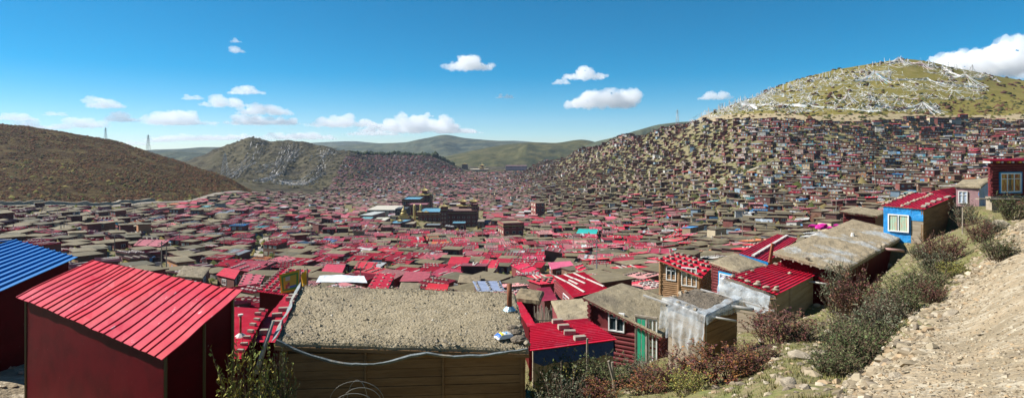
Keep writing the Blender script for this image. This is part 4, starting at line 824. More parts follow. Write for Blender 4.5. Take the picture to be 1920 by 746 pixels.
def house_geo(h, detail, wall_mb, roof_mb, win_mb, door_mb, X):
    """h: dict of one house; X maps local (x, y, z) to where it is stored. The front faces local -y."""
    w, d, H, pit, ov = h['w'] / 2, h['d'] / 2, h['H'], h['pit'], h['ov']
    wc, rc = h['wc'], h['rc']
    zt = lambda y: H + pit * (y + d)
    b = [X(-w, -d, -2.2), X(w, -d, -2.2), X(w, d, -2.2), X(-w, d, -2.2)]; t = [X(-w, -d, zt(-d)), X(w, -d, zt(-d)), X(w, d, zt(d)), X(-w, d, zt(d))]
    wall_mb.hexa(b, t, wc, 0, ends=False, bottom=False)
    W, D = w + ov, d + ov; th = .2 if h['kind'] == 'earth' else .07
    b = [X(-W, -D, zt(-D) + .01), X(W, -D, zt(-D) + .01), X(W, D, zt(D) + .01), X(-W, D, zt(D) + .01)]
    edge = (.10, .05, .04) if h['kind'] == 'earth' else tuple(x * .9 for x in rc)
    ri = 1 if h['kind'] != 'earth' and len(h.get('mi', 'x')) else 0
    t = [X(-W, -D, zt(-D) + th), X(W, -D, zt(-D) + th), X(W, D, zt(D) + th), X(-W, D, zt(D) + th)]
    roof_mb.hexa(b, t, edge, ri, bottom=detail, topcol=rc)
    rnd = h['rnd']
    if detail:
        if h['kind'] == 'earth':      # lumpy soil layer
            n = 5; G = [[X(lerp(-W + .08, W - .08, j / n), lerp(-D + .08, D - .08, i / n), zt(lerp(-D, D, i / n)) + th + (.03 + rnd.random() * .1) * (0 < i < n and 0 < j < n) - .02 * (i in (0, n) or j in (0, n))) for j in range(n + 1)] for i in range(n + 1)]
            roof_mb.grid(G, rc, 0)
        else:
            k = int(2 * W / .42)
            for i in range(k + 1):
                x = lerp(-W + .05, W - .1, i / k); a, bb = zt(-D) + th, zt(D) + th
                roof_mb.face([X(x, -D, a), X(x + .05, -D, a + .07), X(x + .05, D, bb + .07), X(x, D, bb)], rc, 1); roof_mb.face([X(x + .05, -D, a + .07), X(x + .12, -D, a), X(x + .12, D, bb), X(x + .05, D, bb + .07)], rc, 1)
            if rnd.random() < .25:   # one replaced sheet
                x0 = rnd.uniform(-W * .6, W * .3); x1 = x0 + .8; a, bb = zt(-D) + th + .03, zt(D) + th + .03
                roof_mb.face([X(x0, -D, a), X(x1, -D, a), X(x1, D, bb), X(x0, D, bb)], rnd.choice([(.45, .5, .52), (.5, .12, .18), (.3, .02, .03)]), 1)
    for (sx, x0, x1, z0, z1, fr, pc) in h['wins']:
        if sx == 0: f = lambda u, k, z: X(u, -d - k, z)
        elif sx < 0: f = lambda u, k, z: X(-w - k, u, z)
        else: f = lambda u, k, z: X(w + k, u, z)
        if detail:
            win_mb.hexa([f(x0, .05, z0), f(x1, .05, z0), f(x1, 0, z0), f(x0, 0, z0)], [f(x0, .05, z1), f(x1, .05, z1), f(x1, 0, z1), f(x0, 0, z1)], fr, 0)
            m = (x0 + x1) / 2; e = .07
            for a, bb in ((x0 + e, m - e / 2), (m + e / 2, x1 - e)): win_mb.face([f(a, .056, z0 + e), f(bb, .056, z0 + e), f(bb, .056, z1 - e), f(a, .056, z1 - e)], pc, 0)
        else:
            win_mb.face([f(x0, .05, z0), f(x1, .05, z0), f(x1, .05, z1), f(x0, .05, z1)], fr, 0); e = .12
            win_mb.face([f(x0 + e, .09, z0 + e), f(x1 - e, .09, z0 + e), f(x1 - e, .09, z1 - e), f(x0 + e, .09, z1 - e)], pc, 0)
    if h['door'] is not None:
        x0 = h['door']; c_ = h['dc']; q = lambda k, z: [X(x0, -d - k, z), X(x0 + .85, -d - k, z), X(x0 + .85, -d, z), X(x0, -d, z)]
        door_mb.hexa(q(.045, 0), q(.045, 1.6), c_, 0)
def make_house(x, y, z, yaw, kind, rc, wc, w=None, d=None, storeys=1, seed=0, side=None, facade=.6):
    rnd = random.Random(seed); w = w or rnd.uniform(4.6, 8.0); d = d or rnd.uniform(3.6, 5.4)
    H = (rnd.uniform(1.9, 2.3) if w > 4.8 else rnd.uniform(1.65, 2.05)) + (1.9 if storeys > 1 else 0)
    h = dict(x=x, y=y, z=z, yaw=yaw, kind=kind, rc=rc, wc=wc, w=w, d=d, H=H, pit=(rnd.uniform(.01, .04) if kind == 'earth' else rnd.uniform(.05, .16)), ov=rnd.uniform(.2, .45), rnd=rnd, wins=[], door=None, dc=rnd.choice([(.35, .25, .1), (.1, .03, .03), (.05, .2, .25), (.4, .38, .33)]), storeys=storeys)
    fr = rnd.choice([(.72, .72, .68), (.72, .72, .68), (.66, .68, .66), (.5, .55, .5), (.15, .35, .45), (.5, .38, .2), (.55, .55, .55)])
    for s in range(storeys):
        zb = .65 + 1.9 * s; k = rnd.choice([1, 2, 2, 3]) if rnd.random() < facade + .3 else 0
        if k:
            sp = w / (k + (0.6 if s == 0 else 0)); 
            for i in range(k):
                xc = -w / 2 + sp * (i + .5); ww = min(sp * .62, rnd.uniform(.8, 1.4)); pc = rnd.choice([(.04, .05, .06), (.05, .06, .07), (.1, .14, .15), (.25, .33, .33), (.4, .35, .25)])
                h['wins'].append((0, xc - ww / 2, xc + ww / 2, zb, zb + rnd.uniform(.75, .95), fr, pc))
    for sd in (-1, 1):
        if rnd.random() < .45:
            yc = rnd.uniform(-.5, .5); h['wins'].append((sd, yc - .55, yc + .55, .7, 1.5, fr, (.05, .06, .07)))
    if rnd.random() < .7: h['door'] = w / 2 - 1.1
    return h
def town_zone(px, py, Y):
    if px < 400 + 90 * min(1, max(0, (Y / U - 150) / 150)) and Y < 420 * U: return 'left'
    if px > 1000 and (py < 400 or px > 1290): return 'right'
    if Y > 330 * U: return 'far'
    return 'valley'
def foot(px):   # far edge of the town per picture column, survey units
    return np.interp(px, [-100, 0, 200, 350, 420, 470, 520, 580, 620, 650, 690, 800, 1000, 1030, 1100, 1180, 1250], [214, 216, 234, 274, 312, 342, 430, 500, 600, 780, 850, 890, 850, 700, 585, 505, 446])
TEMPLE = []        # (px0, px1, Y0, Y1) kept free of houses
for q in ((742, 912, 206, 345), (715, 760, 215, 262), (668, 735, 245, 305), (870, 1008, 830, 1000), (1000, 1028, 262, 300), (932, 996, 180, 212), (640, 664, 285, 400)): TEMPLE.append(q)
PATHS = [[(486, 500), (484, 482), (490, 462), (500, 440)], [(648, 408), (650, 390)], [(1330, 420), (1420, 400), (1560, 392)], [(1300, 350), (1380, 330), (1460, 300)]]
houses = []; cell = {}; CS = 7.0
def free(x, y, s):
    a, b = int(x // CS), int(y // CS)
    for i in (-1, 0, 1):
        for j in (-1, 0, 1):
            for (u, v, r) in cell.get((a + i, b + j), ()):
                if (u - x) ** 2 + (v - y) ** 2 < ((s + r) / 2) ** 2: return False
    return True
def reserve(x, y, s): cell.setdefault((int(x // CS), int(y // CS)), []).append((x, y, s))
pathpts = []
for pth in PATHS:
    pts = []
    for (a, b), (a2, b2) in zip(pth[:-1], pth[1:]):
        for i in range(12): pts.append(hit(a + (a2 - a) * i / 12, b + (b2 - b) * i / 12, lo=60))
    pathpts.append(pts)
    for p in pts: reserve(p.x, p.y, 3.5)
# recognisable roofs of the middle distance, measured corner by corner: ring, kind, colour, label
MIDQ = [
 ([(726, 545), (742, 513), (706, 512), (685, 545)], 'metal', (.52, .012, .05), 'bright crimson roof edged with bricks, just behind the middle of the gravel roof'),
 ([(802, 527), (809, 509), (760, 509), (749, 527)], 'metal', (.52, .13, .16), 'salmon pink roof behind the gravel roof, level and nearly square'),
 ([(947, 545), (938, 527), (886, 527), (895, 546)], 'metal', (.36, .42, .56), 'pale blue-grey sheet roof behind the right part of the gravel roof'),
 ([(838, 545), (842, 533), (803, 531), (797, 542)], 'metal', (.54, .01, .03), 'small vivid red roof directly behind the gravel roof'),
 ([(992, 517), (1012, 507), (984, 491), (957, 497)], 'metal', (.44, .012, .05), 'deep crimson roof left of the battened crimson roof'),
 ([(440, 523), (450, 507), (421, 502), (405, 515)], 'metal', (.48, .02, .05), 'crimson roof with brick dots behind the big red shed roof'),
 ([(484, 540), (497, 516), (458, 512), (446, 535)], 'metal', (.42, .06, .10), 'dull crimson roof littered with sticks, left of the brick-row roof'),
 ([(1045, 561), (1032, 538), (1006, 541), (1016, 564)], 'metal', (.52, .06, .12), 'small pinkish red roof below the battened crimson roof'),
 ([(1012, 562), (1020, 545), (975, 540), (964, 556)], 'earth', (.22, .17, .1), 'earth roof with dark blue edge right of the rusty chimney pipe'),
 ([(1034, 505), (1076, 497), (1069, 489), (1027, 492)], 'metal', (.52, .10, .18), 'faded pink ribbed roof above the battened crimson roof'),
 ([(1090, 512), (1102, 506), (1091, 494), (1076, 498)], 'metal', (.5, .012, .05), 'small dark crimson roof touching the faded pink roof'),
 ([(1190, 489), (1188, 481), (1150, 483), (1144, 489)], 'metal', (.58, .09, .12), 'bright salmon red roof left of the tan log house'),
 ([(1262, 476), (1260, 466), (1215, 465), (1212, 474)], 'metal', (.45, .07, .11), 'striped rosy roof behind the tan log house'),
 ([(640, 515), (648, 497), (612, 495), (600, 512)], 'metal', (.5, .03, .08), 'rosy crimson roof behind the white tarp'),
 ([(900, 530), (902, 515), (862, 514), (858, 529)], 'earth', (.23, .18, .11), 'square earth roof just left of the pale blue-grey roof'),
 ([(780, 560), (790, 530), (752, 528), (744, 552)], 'earth', (.2, .16, .1), 'grey-brown earth roof in front of the salmon pink roof'),
 ([(700, 505), (708, 492), (672, 490), (663, 503)], 'metal', (.54, .01, .04), 'vivid crimson roof in the middle of the valley behind the bricks-edged roof'),
 ([(380, 520), (395, 500), (345, 497), (330, 516)], 'earth', (.2, .16, .1), 'broad earth roof behind the upper right of the big red shed roof'),
 ([(300, 462), (318, 450), (262, 449), (250, 460)], 'metal', (.48, .14, .17), 'long pale pink roof above the big red shed roof'),
 ([(875, 498), (883, 482), (846, 481), (838, 496)], 'metal', (.52, .02, .05), 'crimson roof with pale battens right of the valley middle'),
 ([(930, 505), (938, 488), (902, 486), (894, 502)], 'metal', (.53, .015, .05), 'crimson roof with white strips beside the deep crimson roof'),
 ([(1118, 440), (1121, 430), (1085, 429), (1080, 438)], 'metal', (.02, .45, .40), 'turquoise roof at the foot of the right hillside'),
]
mid_objs = []
def plane_ring(ring, h):
    mx = sum(q[0] for q in ring) / 4; my = sum(q[1] for q in ring) / 4; g = hit(mx, my, lo=25, h=h); z = g.z + h
    return [Vector(((a - 960) / F * (-z * F / (b - HY)), -z * F / (b - HY), z)) for a, b in ring], g.z
def mid_house(ring, kind, rc, label, idx):
    c, gz = plane_ring(ring, 2.4); o = empty('shed_house', (0, 0, 0), label, 'house', 'measured houses of the valley')
    cen = sum(c, Vector()) / 4; u = c[1] - c[0]; rad = max((p - cen).length for p in c)
    reserve(cen.x, cen.y, rad * 1.25); 
    if kind == 'metal':
        mb = corrugated(c, False, .34, .05, .4); mb.c = [rc] * len(mb.f); mb.build('roof', M['paint_metal'], o)
    else:
        mb = earthroof(c, .2, 24, .07, .08); mb.c = [rc] * len(mb.f); mb.build('roof', M['paint'], o)
    w = [p - Vector((0, 0, .12)) for p in inset(c, .3)]; rnd = random.Random(idx); wc = rnd.choice(W_RED)
    mb = MB()
    for i in range(4):
        a, b = w[i], w[(i + 1) % 4]; mb.face([Vector((a.x, a.y, gz - 1.5)), Vector((b.x, b.y, gz - 1.5)), b, a], wc)
    mb.build('wall', M['paint'], o)
    n = nrm(c)
    if kind == 'metal' and idx % 2 == 0:
        pale = idx % 4 == 0
        for s in (.1, .5, .9):
            for t in (.1, .3, .5, .7, .9):
                place_brick(bil(c, t, s) + n * .05, rnd.uniform(0, 6), 'grey brick in the rows on the ' + ' '.join(label.split()[:9]), 'bricks on the ' + ' '.join(label.split()[:6]), s=1.15)
    # a window on the side that looks to the viewer
    a, b = w[3], w[0]; L = (b - a).length
    if L > 2.5: window(a, b, L * .3, L * .55, gz + .9, gz + 1.9, o, off=.03)
    a, b = w[0], w[1]; L = (b - a).length
    if L > 3: window(a, b, L * .2, L * .45, gz + .8, gz + 1.8, o, off=.03)
    finish(o)
for i, q in enumerate(MIDQ): mid_house(*q, i)
HC = [(HERO[k]['cen'].x, HERO[k]['cen'].y, HERO[k]['rad']) for k in HERO]
G_ = 25.0
def grad(x, y):
    e = 8.0; return (terr(x + e, y) - terr(x - e, y)) / 16, (terr(x, y + e) - terr(x, y - e)) / 16
def try_house(x, y, tries_seed):
    Yr = y / U; px = 960 + F * x / y
    if px < -260 or px > 2100: return
    if Yr > float(foot(px)) and px < 1250: return
    z = float(terr(x, y)); py = HY - F * z / y
    if px >= 1240 and py < 227 + 3 * math.sin(px / 60.): return
    if px >= 1250 and Yr > 480: return
    if Yr < 38 or (px > 1130 and Yr < 50) or (px > 1320 and Yr < 62) or (px > 1430 and Yr < 74): return
    if px < 1000 and Yr > 840 and px > 866: return
    for (a, b, c_, d_) in TEMPLE:
        if a < px < b and c_ < Yr < d_: return
    for (a, b, r) in HC:
        if (x - a) ** 2 + (y - b) ** 2 < (r + 3.6) ** 2: return
    zone = town_zone(px, py, y)
    gx, gy = grad(x, y); g = math.hypot(gx, gy)
    dens = 1.0
    if zone == 'right': dens = .97
    if px > 1180 and px < 1330 and py < 252: dens = .5
    if zone == 'left': dens = .70
    if px > 1040 and px < 1300 and py < 330: dens *= .9
    cl = float(vnoise(x / 23 + 50, y / 23)) 
    if zone in ('right', 'left') and cl < -.34: dens *= .35
    if random.random() > dens: return
    s = {'right': 5.05, 'left': 5.5, 'valley': 5.6 if Yr < 95 else 4.9, 'far': 4.8}[zone]
    if not free(x, y, s): return
    reserve(x, y, s)
    r = random.random()
    if zone == 'valley' and Yr > 165: kind = 'red' if r < .20 else 'pink' if r < .34 else 'dull' if r < .54 else 'earth' if r < .96 else 'misc'
    elif zone == 'valley': kind = 'red' if r < .42 else 'pink' if r < .58 else 'earth' if r < .955 else 'misc'
    elif zone == 'left': kind = 'red' if r < .12 else 'pink' if r < .22 else 'dull' if r < .36 else 'earth' if r < .96 else 'misc'
    elif zone == 'far': kind = 'dull' if r < .32 else 'pink' if r < .36 else 'red' if r < .38 else 'earth' if r < .97 else 'misc'
    else: kind = 'earth' if r < .80 else 'red' if r < .855 else 'dull' if r < .925 else 'pink' if r < .945 else 'misc'
    if zone == 'far' and px > 1000: kind = 'earth' if r < .5 else kind
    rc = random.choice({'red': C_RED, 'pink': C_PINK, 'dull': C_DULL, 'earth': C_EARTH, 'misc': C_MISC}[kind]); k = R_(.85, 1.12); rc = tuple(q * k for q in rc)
    if kind != 'earth' and Yr > 170: a_ = min(.5, (Yr - 170) / 330) * random.uniform(.4, 1.4); rc = tuple(lerp(q, t_, a_) for q, t_ in zip(rc, (.19, .11, .10)))  # distance haze put into the sheet roof colour: greyer the farther away
    wc = random.choice(W_RED) if random.random() < (.80 if zone == 'right' else .85) else random.choice(W_VAR)
    if g > .12: yaw = math.atan2(gx, gy) * -1; yaw += R_(-.22, .22) + float(vnoise(x / 60, y / 60)) * .6 - (.22 if zone == 'right' else 0)
    else: yaw = float(vnoise(x / 80, y / 80)) * 1.7 + R_(-.07, .07) - .1 + (pi / 2 if random.random() < .12 else 0)
    # the front faces downhill: local -y points along -gradient, local +y along +gradient
    st = 2 if random.random() < (.10 if zone == 'right' else .05) else 1
    w = R_(3.6, 5.4); d = R_(3.1, 4.2)
    if zone == 'right': w = R_(3.5, 6.0); d = R_(2.9, 3.8)
    if zone == 'far': w = R_(3.2, 4.8); d = R_(2.8, 3.6)
    if zone == 'valley' and Yr < 95: w = R_(4.2, 6.0); d = R_(3.8, 5.0)
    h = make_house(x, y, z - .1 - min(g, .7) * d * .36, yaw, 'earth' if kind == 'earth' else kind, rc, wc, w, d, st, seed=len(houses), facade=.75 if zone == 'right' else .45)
    h['px'], h['py'], h['zone'], h['Yr'] = px, py, zone, Yr
    houses.append(h)
N_TRY = 300000
ys = (RNG.rand(N_TRY) * (960 ** 1.75 - 36 ** 1.75) + 36 ** 1.75) ** (1 / 1.75) * U
us = RNG.rand(N_TRY) * 2.02 - 1.05
# nearer candidates first keeps the near rows tightly packed
for x, y in zip(us * ys, ys): try_house(float(x), float(y), 0)
print('houses', len(houses))

# which ones the picture shows: cheap occlusion by the near roofs
def hidden(px, py):
    for k, bot in (('A', 999), ('B', 999), ('D', 999)):
        r = HERO[k]['r']; xs = [q[0] for q in r]
        if min(xs) < px < max(xs):
            top = {'A': lambda x: 458 + (x) * .17, 'B': lambda x: 487 + (175 - x) * .47 if x < 175 else 487 + (x - 175) * .21, 'D': lambda x: 540 if x > 565 else 540 + (565 - x) * 2}[k](px)
            if py > top + 4: return True
    if px > 1447 and py > 505 - (px - 1447) * .62 and py > 395: return True
    if 1365 < px < 1545 and py > 492: return True
    if px > 1848 and py > 300: return True
    return False
houses.sort(key=lambda h: h['y'])
vis = [h for h in houses if -12 < h['px'] < 1932 and not hidden(h['px'], h['py'] - 1600 * 1.2 / h['y'] * .5)]
NI = 300 - len(MIDQ) - 14
indiv = vis[:NI]; ids = set(id(h) for h in indiv)
print('individual houses out to', indiv[-1]['Yr'], 'of', len(vis))

# labels: roof + wall + zone landmark + order within the look-alikes
def col_name(h):
    if h['kind'] == 'earth': return 'flat earth'
    if h['kind'] == 'red': return 'crimson sheet'
    if h['kind'] == 'pink': return 'faded pink sheet'
    if h['kind'] == 'dull': return 'dull maroon sheet'
    r, g, b = h['rc']
    if b > .4 and r < .1: return 'blue sheet'
    if r > .4 and g < .3: return 'orange sheet'
    if g > .4 and r < .3: return 'turquoise sheet'
    return 'pale grey sheet'
LAND = [(0, 140, 'above the blue-roofed shed'), (140, 260, "above the big red shed's left half"), (260, 400, "above the big red shed's right half"), (400, 480, 'left of the printed flag'), (480, 570, 'around the printed flag'), (570, 680, 'behind the white tarp'), (680, 760, 'behind the bricks-edged crimson roof'), (760, 850, 'behind the salmon pink roof'),
        (850, 930, 'behind the pale blue-grey roof'), (930, 1000, 'behind the rusty chimney pipe'), (1000, 1070, 'left of the battened roof'), (1070, 1150, 'behind the battened roof'), (1150, 1230, 'left of the tan log house'), (1230, 1320, 'above the tan log house'), (1320, 1400, 'above the blue-windowed log house'), (1400, 1500, 'above the grey plank shed'), (1500, 1650, 'above the largest earth roof'), (1650, 1932, 'above the blue tarp house')]
groups = {}
for h in indiv:
    lm = next((t for a, b, t in LAND if a <= h['px'] < b), 'at the picture edge' if h['px'] < 0 else 'above the blue tarp house')
    if h['px'] < 0: lm = 'above the blue-roofed shed'
    sz = 'wide' if h['w'] > 5.5 else 'small' if h['w'] < 4.6 else 'mid-sized'
    wl = 'maroon-walled' if h['wc'] in W_RED else 'pale-walled' if sum(h['wc']) > .9 else 'brownish'
    h['lab'] = (sz, col_name(h), wl, lm); groups.setdefault(h['lab'], []).append(h)
for lab, g in groups.items():
    g.sort(key=lambda h: -h['py'])
    for i, h in enumerate(g):
        s = '%s %s house, %s roof, %s' % (lab[0], lab[2], lab[1], lab[3])
        if len(g) > 1: s += ', ' + (['nearest', 'second nearest', 'third nearest', 'fourth nearest', 'fifth nearest', 'sixth nearest', 'seventh nearest'][min(i, 6)])
        h['label'] = s
wallsm = {}
for h in indiv:
    o = empty('hut' if h['w'] < 4.5 else 'house', (h['x'], h['y'], h['z']), h['label'], 'house', 'houses of the near valley', h['yaw'])
    X = lambda x, y, z: (x, y, z)
    wm, rm, dm = MB(), MB(), MB(); h2 = dict(h); h2['wins'] = []
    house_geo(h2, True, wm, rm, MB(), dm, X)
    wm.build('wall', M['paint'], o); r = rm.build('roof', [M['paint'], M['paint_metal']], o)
    if dm.f: dm.build('door', M['paint'], o)
    for wn in h['wins']:
        h3 = dict(h); h3['wins'] = [wn]; h3['door'] = None; q = MB(); house_geo(h3, True, MB(), MB(), q, MB(), X); q.build('window', M['paint'], o)
    if h['rnd'].random() < .25 and h['Yr'] < 90:
        mb = MB(); a = h['rnd'].uniform(-1, 1); mb.bar((a, .5, h['H']), (a, .5, h['H'] + .9), .07, 6, (.2, .12, .09)); mb.build('chimney', M['paint'], o)
mass = MB(); wm = MB()
for h in houses:
    if id(h) in ids: continue
    ca, sa = math.cos(h['yaw']), math.sin(h['yaw'])
    def X(x, y, z, ca=ca, sa=sa, h=h): return (h['x'] + x * ca - y * sa, h['y'] + x * sa + y * ca, h['z'] + z)
    if h['zone'] == 'right' or (h['zone'] == 'left' and h['rnd'].random() < .5):
        w_ = h['w'] / 2 * h['rnd'].uniform(1.0, 1.5); y_ = -h['d'] / 2 - h['rnd'].uniform(.9, 1.9); tc = h['rnd'].choice([(.24, .19, .13), (.30, .25, .18), (.17, .15, .09), (.20, .17, .12)])
        o_ = h['rnd'].uniform(-1, 1); mass.hexa([X(o_ - w_, y_, -3), X(o_ + w_, y_, -3), X(o_ + w_, -h['d'] / 2 + .2, -3), X(o_ - w_, -h['d'] / 2 + .2, -3)], [X(o_ - w_, y_, -.1), X(o_ + w_, y_, -.25), X(o_ + w_, -h['d'] / 2 + .2, 0), X(o_ - w_, -h['d'] / 2 + .2, 0)], tc, 0, bottom=False, topcol=(.20, .17, .10))
    if h['Yr'] < 260 and h['rnd'].random() < .3: a_ = h['rnd'].uniform(-1.5, 1.5); mass.hexa([X(a_, .3, 2), X(a_ + .16, .3, 2), X(a_ + .16, .46, 2), X(a_, .46, 2)], [X(a_, .3, h['H'] + 1.3), X(a_ + .16, .3, h['H'] + 1.3), X(a_ + .16, .46, h['H'] + 1.3), X(a_, .46, h['H'] + 1.3)], (.3, .28, .26))
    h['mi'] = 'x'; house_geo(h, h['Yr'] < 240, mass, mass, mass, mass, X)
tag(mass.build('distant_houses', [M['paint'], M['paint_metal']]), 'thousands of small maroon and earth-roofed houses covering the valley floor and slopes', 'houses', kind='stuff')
# weights on the roofs of the town: bricks, planks, tyres
wb = MB(); rnd = random.Random(5)
for h in houses:
    if h['kind'] == 'earth' or h['Yr'] > 210: continue
    ca, sa = math.cos(h['yaw']), math.sin(h['yaw']); st = rnd.choice([0, 0, 0, 1, 1, 2]); W, D = h['w'] / 2, h['d'] / 2; col = rnd.choice([(.30, .26, .21), (.42, .38, .33), (.2, .17, .14), (.5, .47, .42)])
    def T(x, y, a): 
        z = h['z'] + h['H'] + h['pit'] * (y + D) + .09
        return Matrix.Translation((h['x'] + x * ca - y * sa, h['y'] + x * sa + y * ca, z)) @ Matrix.Rotation(h['yaw'] + a, 4, 'Z')
    if st == 0:
        for i in range(3):
            for j in range(rnd.choice([4, 5, 6])): wb.box(-.25, -.15, 0, .25, .15, .2, col, M=T(lerp(-W, W, (j + .5) / 6), lerp(-D, D, (i + .3) / 2.6), rnd.uniform(-.3, .3)), bottom=False)
    elif st == 1:
        for i in range(rnd.choice([2, 3, 4])): wb.box(-.12, -D, 0, .12, D, .1, (.5, .46, .4) if rnd.random() < .6 else col, M=T(rnd.uniform(-W, W), 0, rnd.uniform(-.12, .12)), bottom=False)
    else:
        for i in range(9): wb.box(-.3, -.12, 0, .3, .12, .15, col, M=T(rnd.uniform(-W, W), rnd.uniform(-D, D), rnd.uniform(0, 3)), bottom=False)
tag(wb.build('roof_weights', M['paint']), 'countless bricks and planks weighing down the sheet roofs across the valley', 'roof weights', kind='stuff')
# yard clutter between the near houses
cb = MB(); rnd = random.Random(8)
for h in houses:
    if h['Yr'] > 260: continue
    for i in range(3):
        x = h['x'] + rnd.uniform(-4.5, 4.5); y = h['y'] + rnd.uniform(-4.5, 4.5); z = float(terr(x, y)); s = rnd.uniform(.2, .7)
        col = rnd.choice([(.3, .26, .2), (.45, .42, .38), (.2, .15, .1), (.1, .05, .05), (.4, .1, .12), (.1, .25, .45), (.5, .5, .5)])
        if rnd.random() < .5: cb.box(-s, -s * .5, 0, s, s * .5, s * rnd.uniform(.5, 1.4), col, M=Matrix.Translation((x, y, z)) @ Matrix.Rotation(rnd.uniform(0, 3), 4, 'Z'), bottom=False)
        else: a = rnd.uniform(0, 3); L = rnd.uniform(.8, 2.6); cb.box(-L, -.05, 0, L, .05, rnd.uniform(.6, 1.3), col, M=Matrix.Translation((x, y, z)) @ Matrix.Rotation(a, 4, 'Z'), bottom=False)
tag(cb.build('yard_clutter', M['paint']), 'crates, boards and scraps lying in the yards between the houses', 'clutter', kind='stuff')
# ---------------------------------------------------------------- monastery halls
def hall(name, label, px0, px1, pyt, Yr, dep, wallc, roofc=None, storeys=3, roofmat='paint', trim=True, gold=None, base=None, yaw=0.0, win=(.5, .45, .35), cat='temple', h=None):
    Y = Yr * U; x0 = (px0 - 960) / F * Y; x1 = (px1 - 960) / F * Y; xm = (x0 + x1) / 2; w = (x1 - x0) / 2; zt = -(pyt - HY) / F * Y
    zb = float(terr(xm, Y)) if base is None else base
    if h: zb = zt - h
    o = empty(name, (xm, Y, zb), label, cat, None, yaw); H = zt - zb; mb = MB(); mb.box(-w, 0, -6, w, dep, H, wallc); mb.build('wall', M['paint'], o)
    if trim:
        mb = MB(); mb.box(-w - .35, -.35, H - 1.4, w + .35, dep + .35, H - .9, (.08, .03, .03)); mb.box(-w - .25, -.25, H - .5, w + .25, -.05, H + .6, wallc); mb.box(-w - .25, dep + .05, H - .5, w + .25, dep + .25, H + .6, wallc)
        mb.box(-w - .25, -.05, H - .5, -w - .05, dep + .05, H + .6, wallc); mb.box(w + .05, -.05, H - .5, w + .25, dep + .05, H + .6, wallc); mb.build('cornice', M['paint'], o)
        mb = MB(); mb.box(-w - .4, -.4, H - .9, w + .4, dep + .4, H - .62, (.5, .36, .1)); mb.build('gold_band', M['gold'], o)
    mb = MB(); mb.box(-w + .02, .02, H, w - .02, dep - .02, H + .2, roofc or (.25, .2, .14)); mb.build('roof', M[roofmat], o)
    hs = H / storeys
    for s in range(storeys):
        if hs < 1.6: break
        n = max(2, int(2 * w / 2.6))
        for i in range(n):
            mb = MB(); a = -w + (i + .3) * 2 * w / n; b = a + w / n * .95; mb.box(a, -.12, s * hs + hs * .35, b, 0, s * hs + hs * .8, win); mb.box(a + .15, -.16, s * hs + hs * .4, b - .15, -.12, s * hs + hs * .75, (.04, .04, .05)); mb.build('window', M['paint'], o)
        m = max(1, int(dep / 3.2))
        for i in range(m):
            mb = MB(); a = (i + .25) * dep / m; b = a + dep / m * .5; mb.box(-w - .12, a, s * hs + hs * .35, -w, b, s * hs + hs * .8, win); mb.build('window', M['paint'], o)
    for (gx, gy, r, k) in (gold or []): golden_roof(o, gx * w, gy * dep, H, r, k)
    return o, w, H, dep
def golden_roof(o, x, y, z, r, tiers=2):
    for t in range(tiers):
        rr = r * (1 - .34 * t); zz = z + .1 + t * r * .72; mb = MB(); mb.box(x - rr * .62, y - rr * .62, zz, x + rr * .62, y + rr * .62, zz + r * .4, (.2, .05, .04)); mb.build('drum', M['paint'], o)
        mb = MB(); K = 5; rings = []
        for k in range(K + 1):
            u = k / K; q = rr * (1.15 - u * 1.0); hz = zz + r * .4 + r * .42 * (u ** 1.7)
            ring = []
            for i in range(16):
                e = i / 4; sd = int(e); f = e - sd; c4 = [(-1, -1), (1, -1), (1, 1), (-1, 1), (-1, -1)]
                xx = lerp(c4[sd][0], c4[sd + 1][0], f); yy = lerp(c4[sd][1], c4[sd + 1][1], f); up = (abs(f - .5) * 2) ** 3 * r * .16 * (1 - u); ring.append((x + xx * q, y + yy * q, hz + up))
            ring.append(ring[0]); rings.append(ring)
        mb.grid(rings); mb.build('golden_roof', M['gold'], o)
    mb = MB(); zz = z + .1 + (tiers - 1) * r * .72 + r * .8; mb.bar((x, y, zz), (x, y, zz + r * .5), r * .1, 8, r2=.04); mb.blob(ICO1, Matrix.Translation((x, y, zz + r * .2)) @ Matrix.Diagonal((r * .16, r * .16, r * .16, 1)), jit=0); mb.build('finial', M['gold'], o)
MW = (.15, .05, .045)
hall('monastery_hall', 'long maroon monastery hall with a glass roof and gold pillars', 784, 846, 399, 262, 26, MW, (.2, .25, .3), 2, 'glassblue', gold=[(-.88, -.04, 1.6, 1), (-.5, -.04, 1.4, 1)])
hall('monastery_hall', 'tallest maroon temple with terraces and tiered golden roofs on its right', 826, 893, 397, 236, 24, MW, (.2, .12, .1), 4, gold=[(-.85, .3, 3, 1), (.1, .8, 3.4, 2), (.75, .8, 3.4, 2)])
o, w_, H_, d_ = hall('monastery_tower', 'slim temple tower with pale bands standing before the tallest temple', 827, 837, 391, 228, 6, MW, (.4, .3, .1), 5, gold=[(0, .5, 2.2, 1)], win=(.6, .5, .35), cat='tower')
hall('monastery_tower', 'square maroon tower at the right end of the tallest temple', 884, 894, 385, 240, 8, (.13, .025, .025), (.2, .1, .08), 4, gold=None, cat='tower')
hall('glass_gallery', 'low gallery with a pale blue glass roof before the tallest temple', 848, 872, 419, 218, 7, (.14, .05, .05), (.2, .3, .35), 1, 'glassblue', trim=False, cat='gallery', h=5)
hall('monastery_hall', 'dark monastery hall with a sky-blue flat roof and small roof lantern', 722, 750, 420, 222, 18, (.10, .03, .025), (.1, .3, .4), 2, 'glassblue', gold=[(.0, .5, 1.6, 1)], yaw=-.25)
hall('monastery_hall', 'wide hall behind with turquoise roof panels edged in gold', 754, 787, 375, 318, 24, (.12, .04, .03), (.15, .45, .45), 2, 'glassblue')
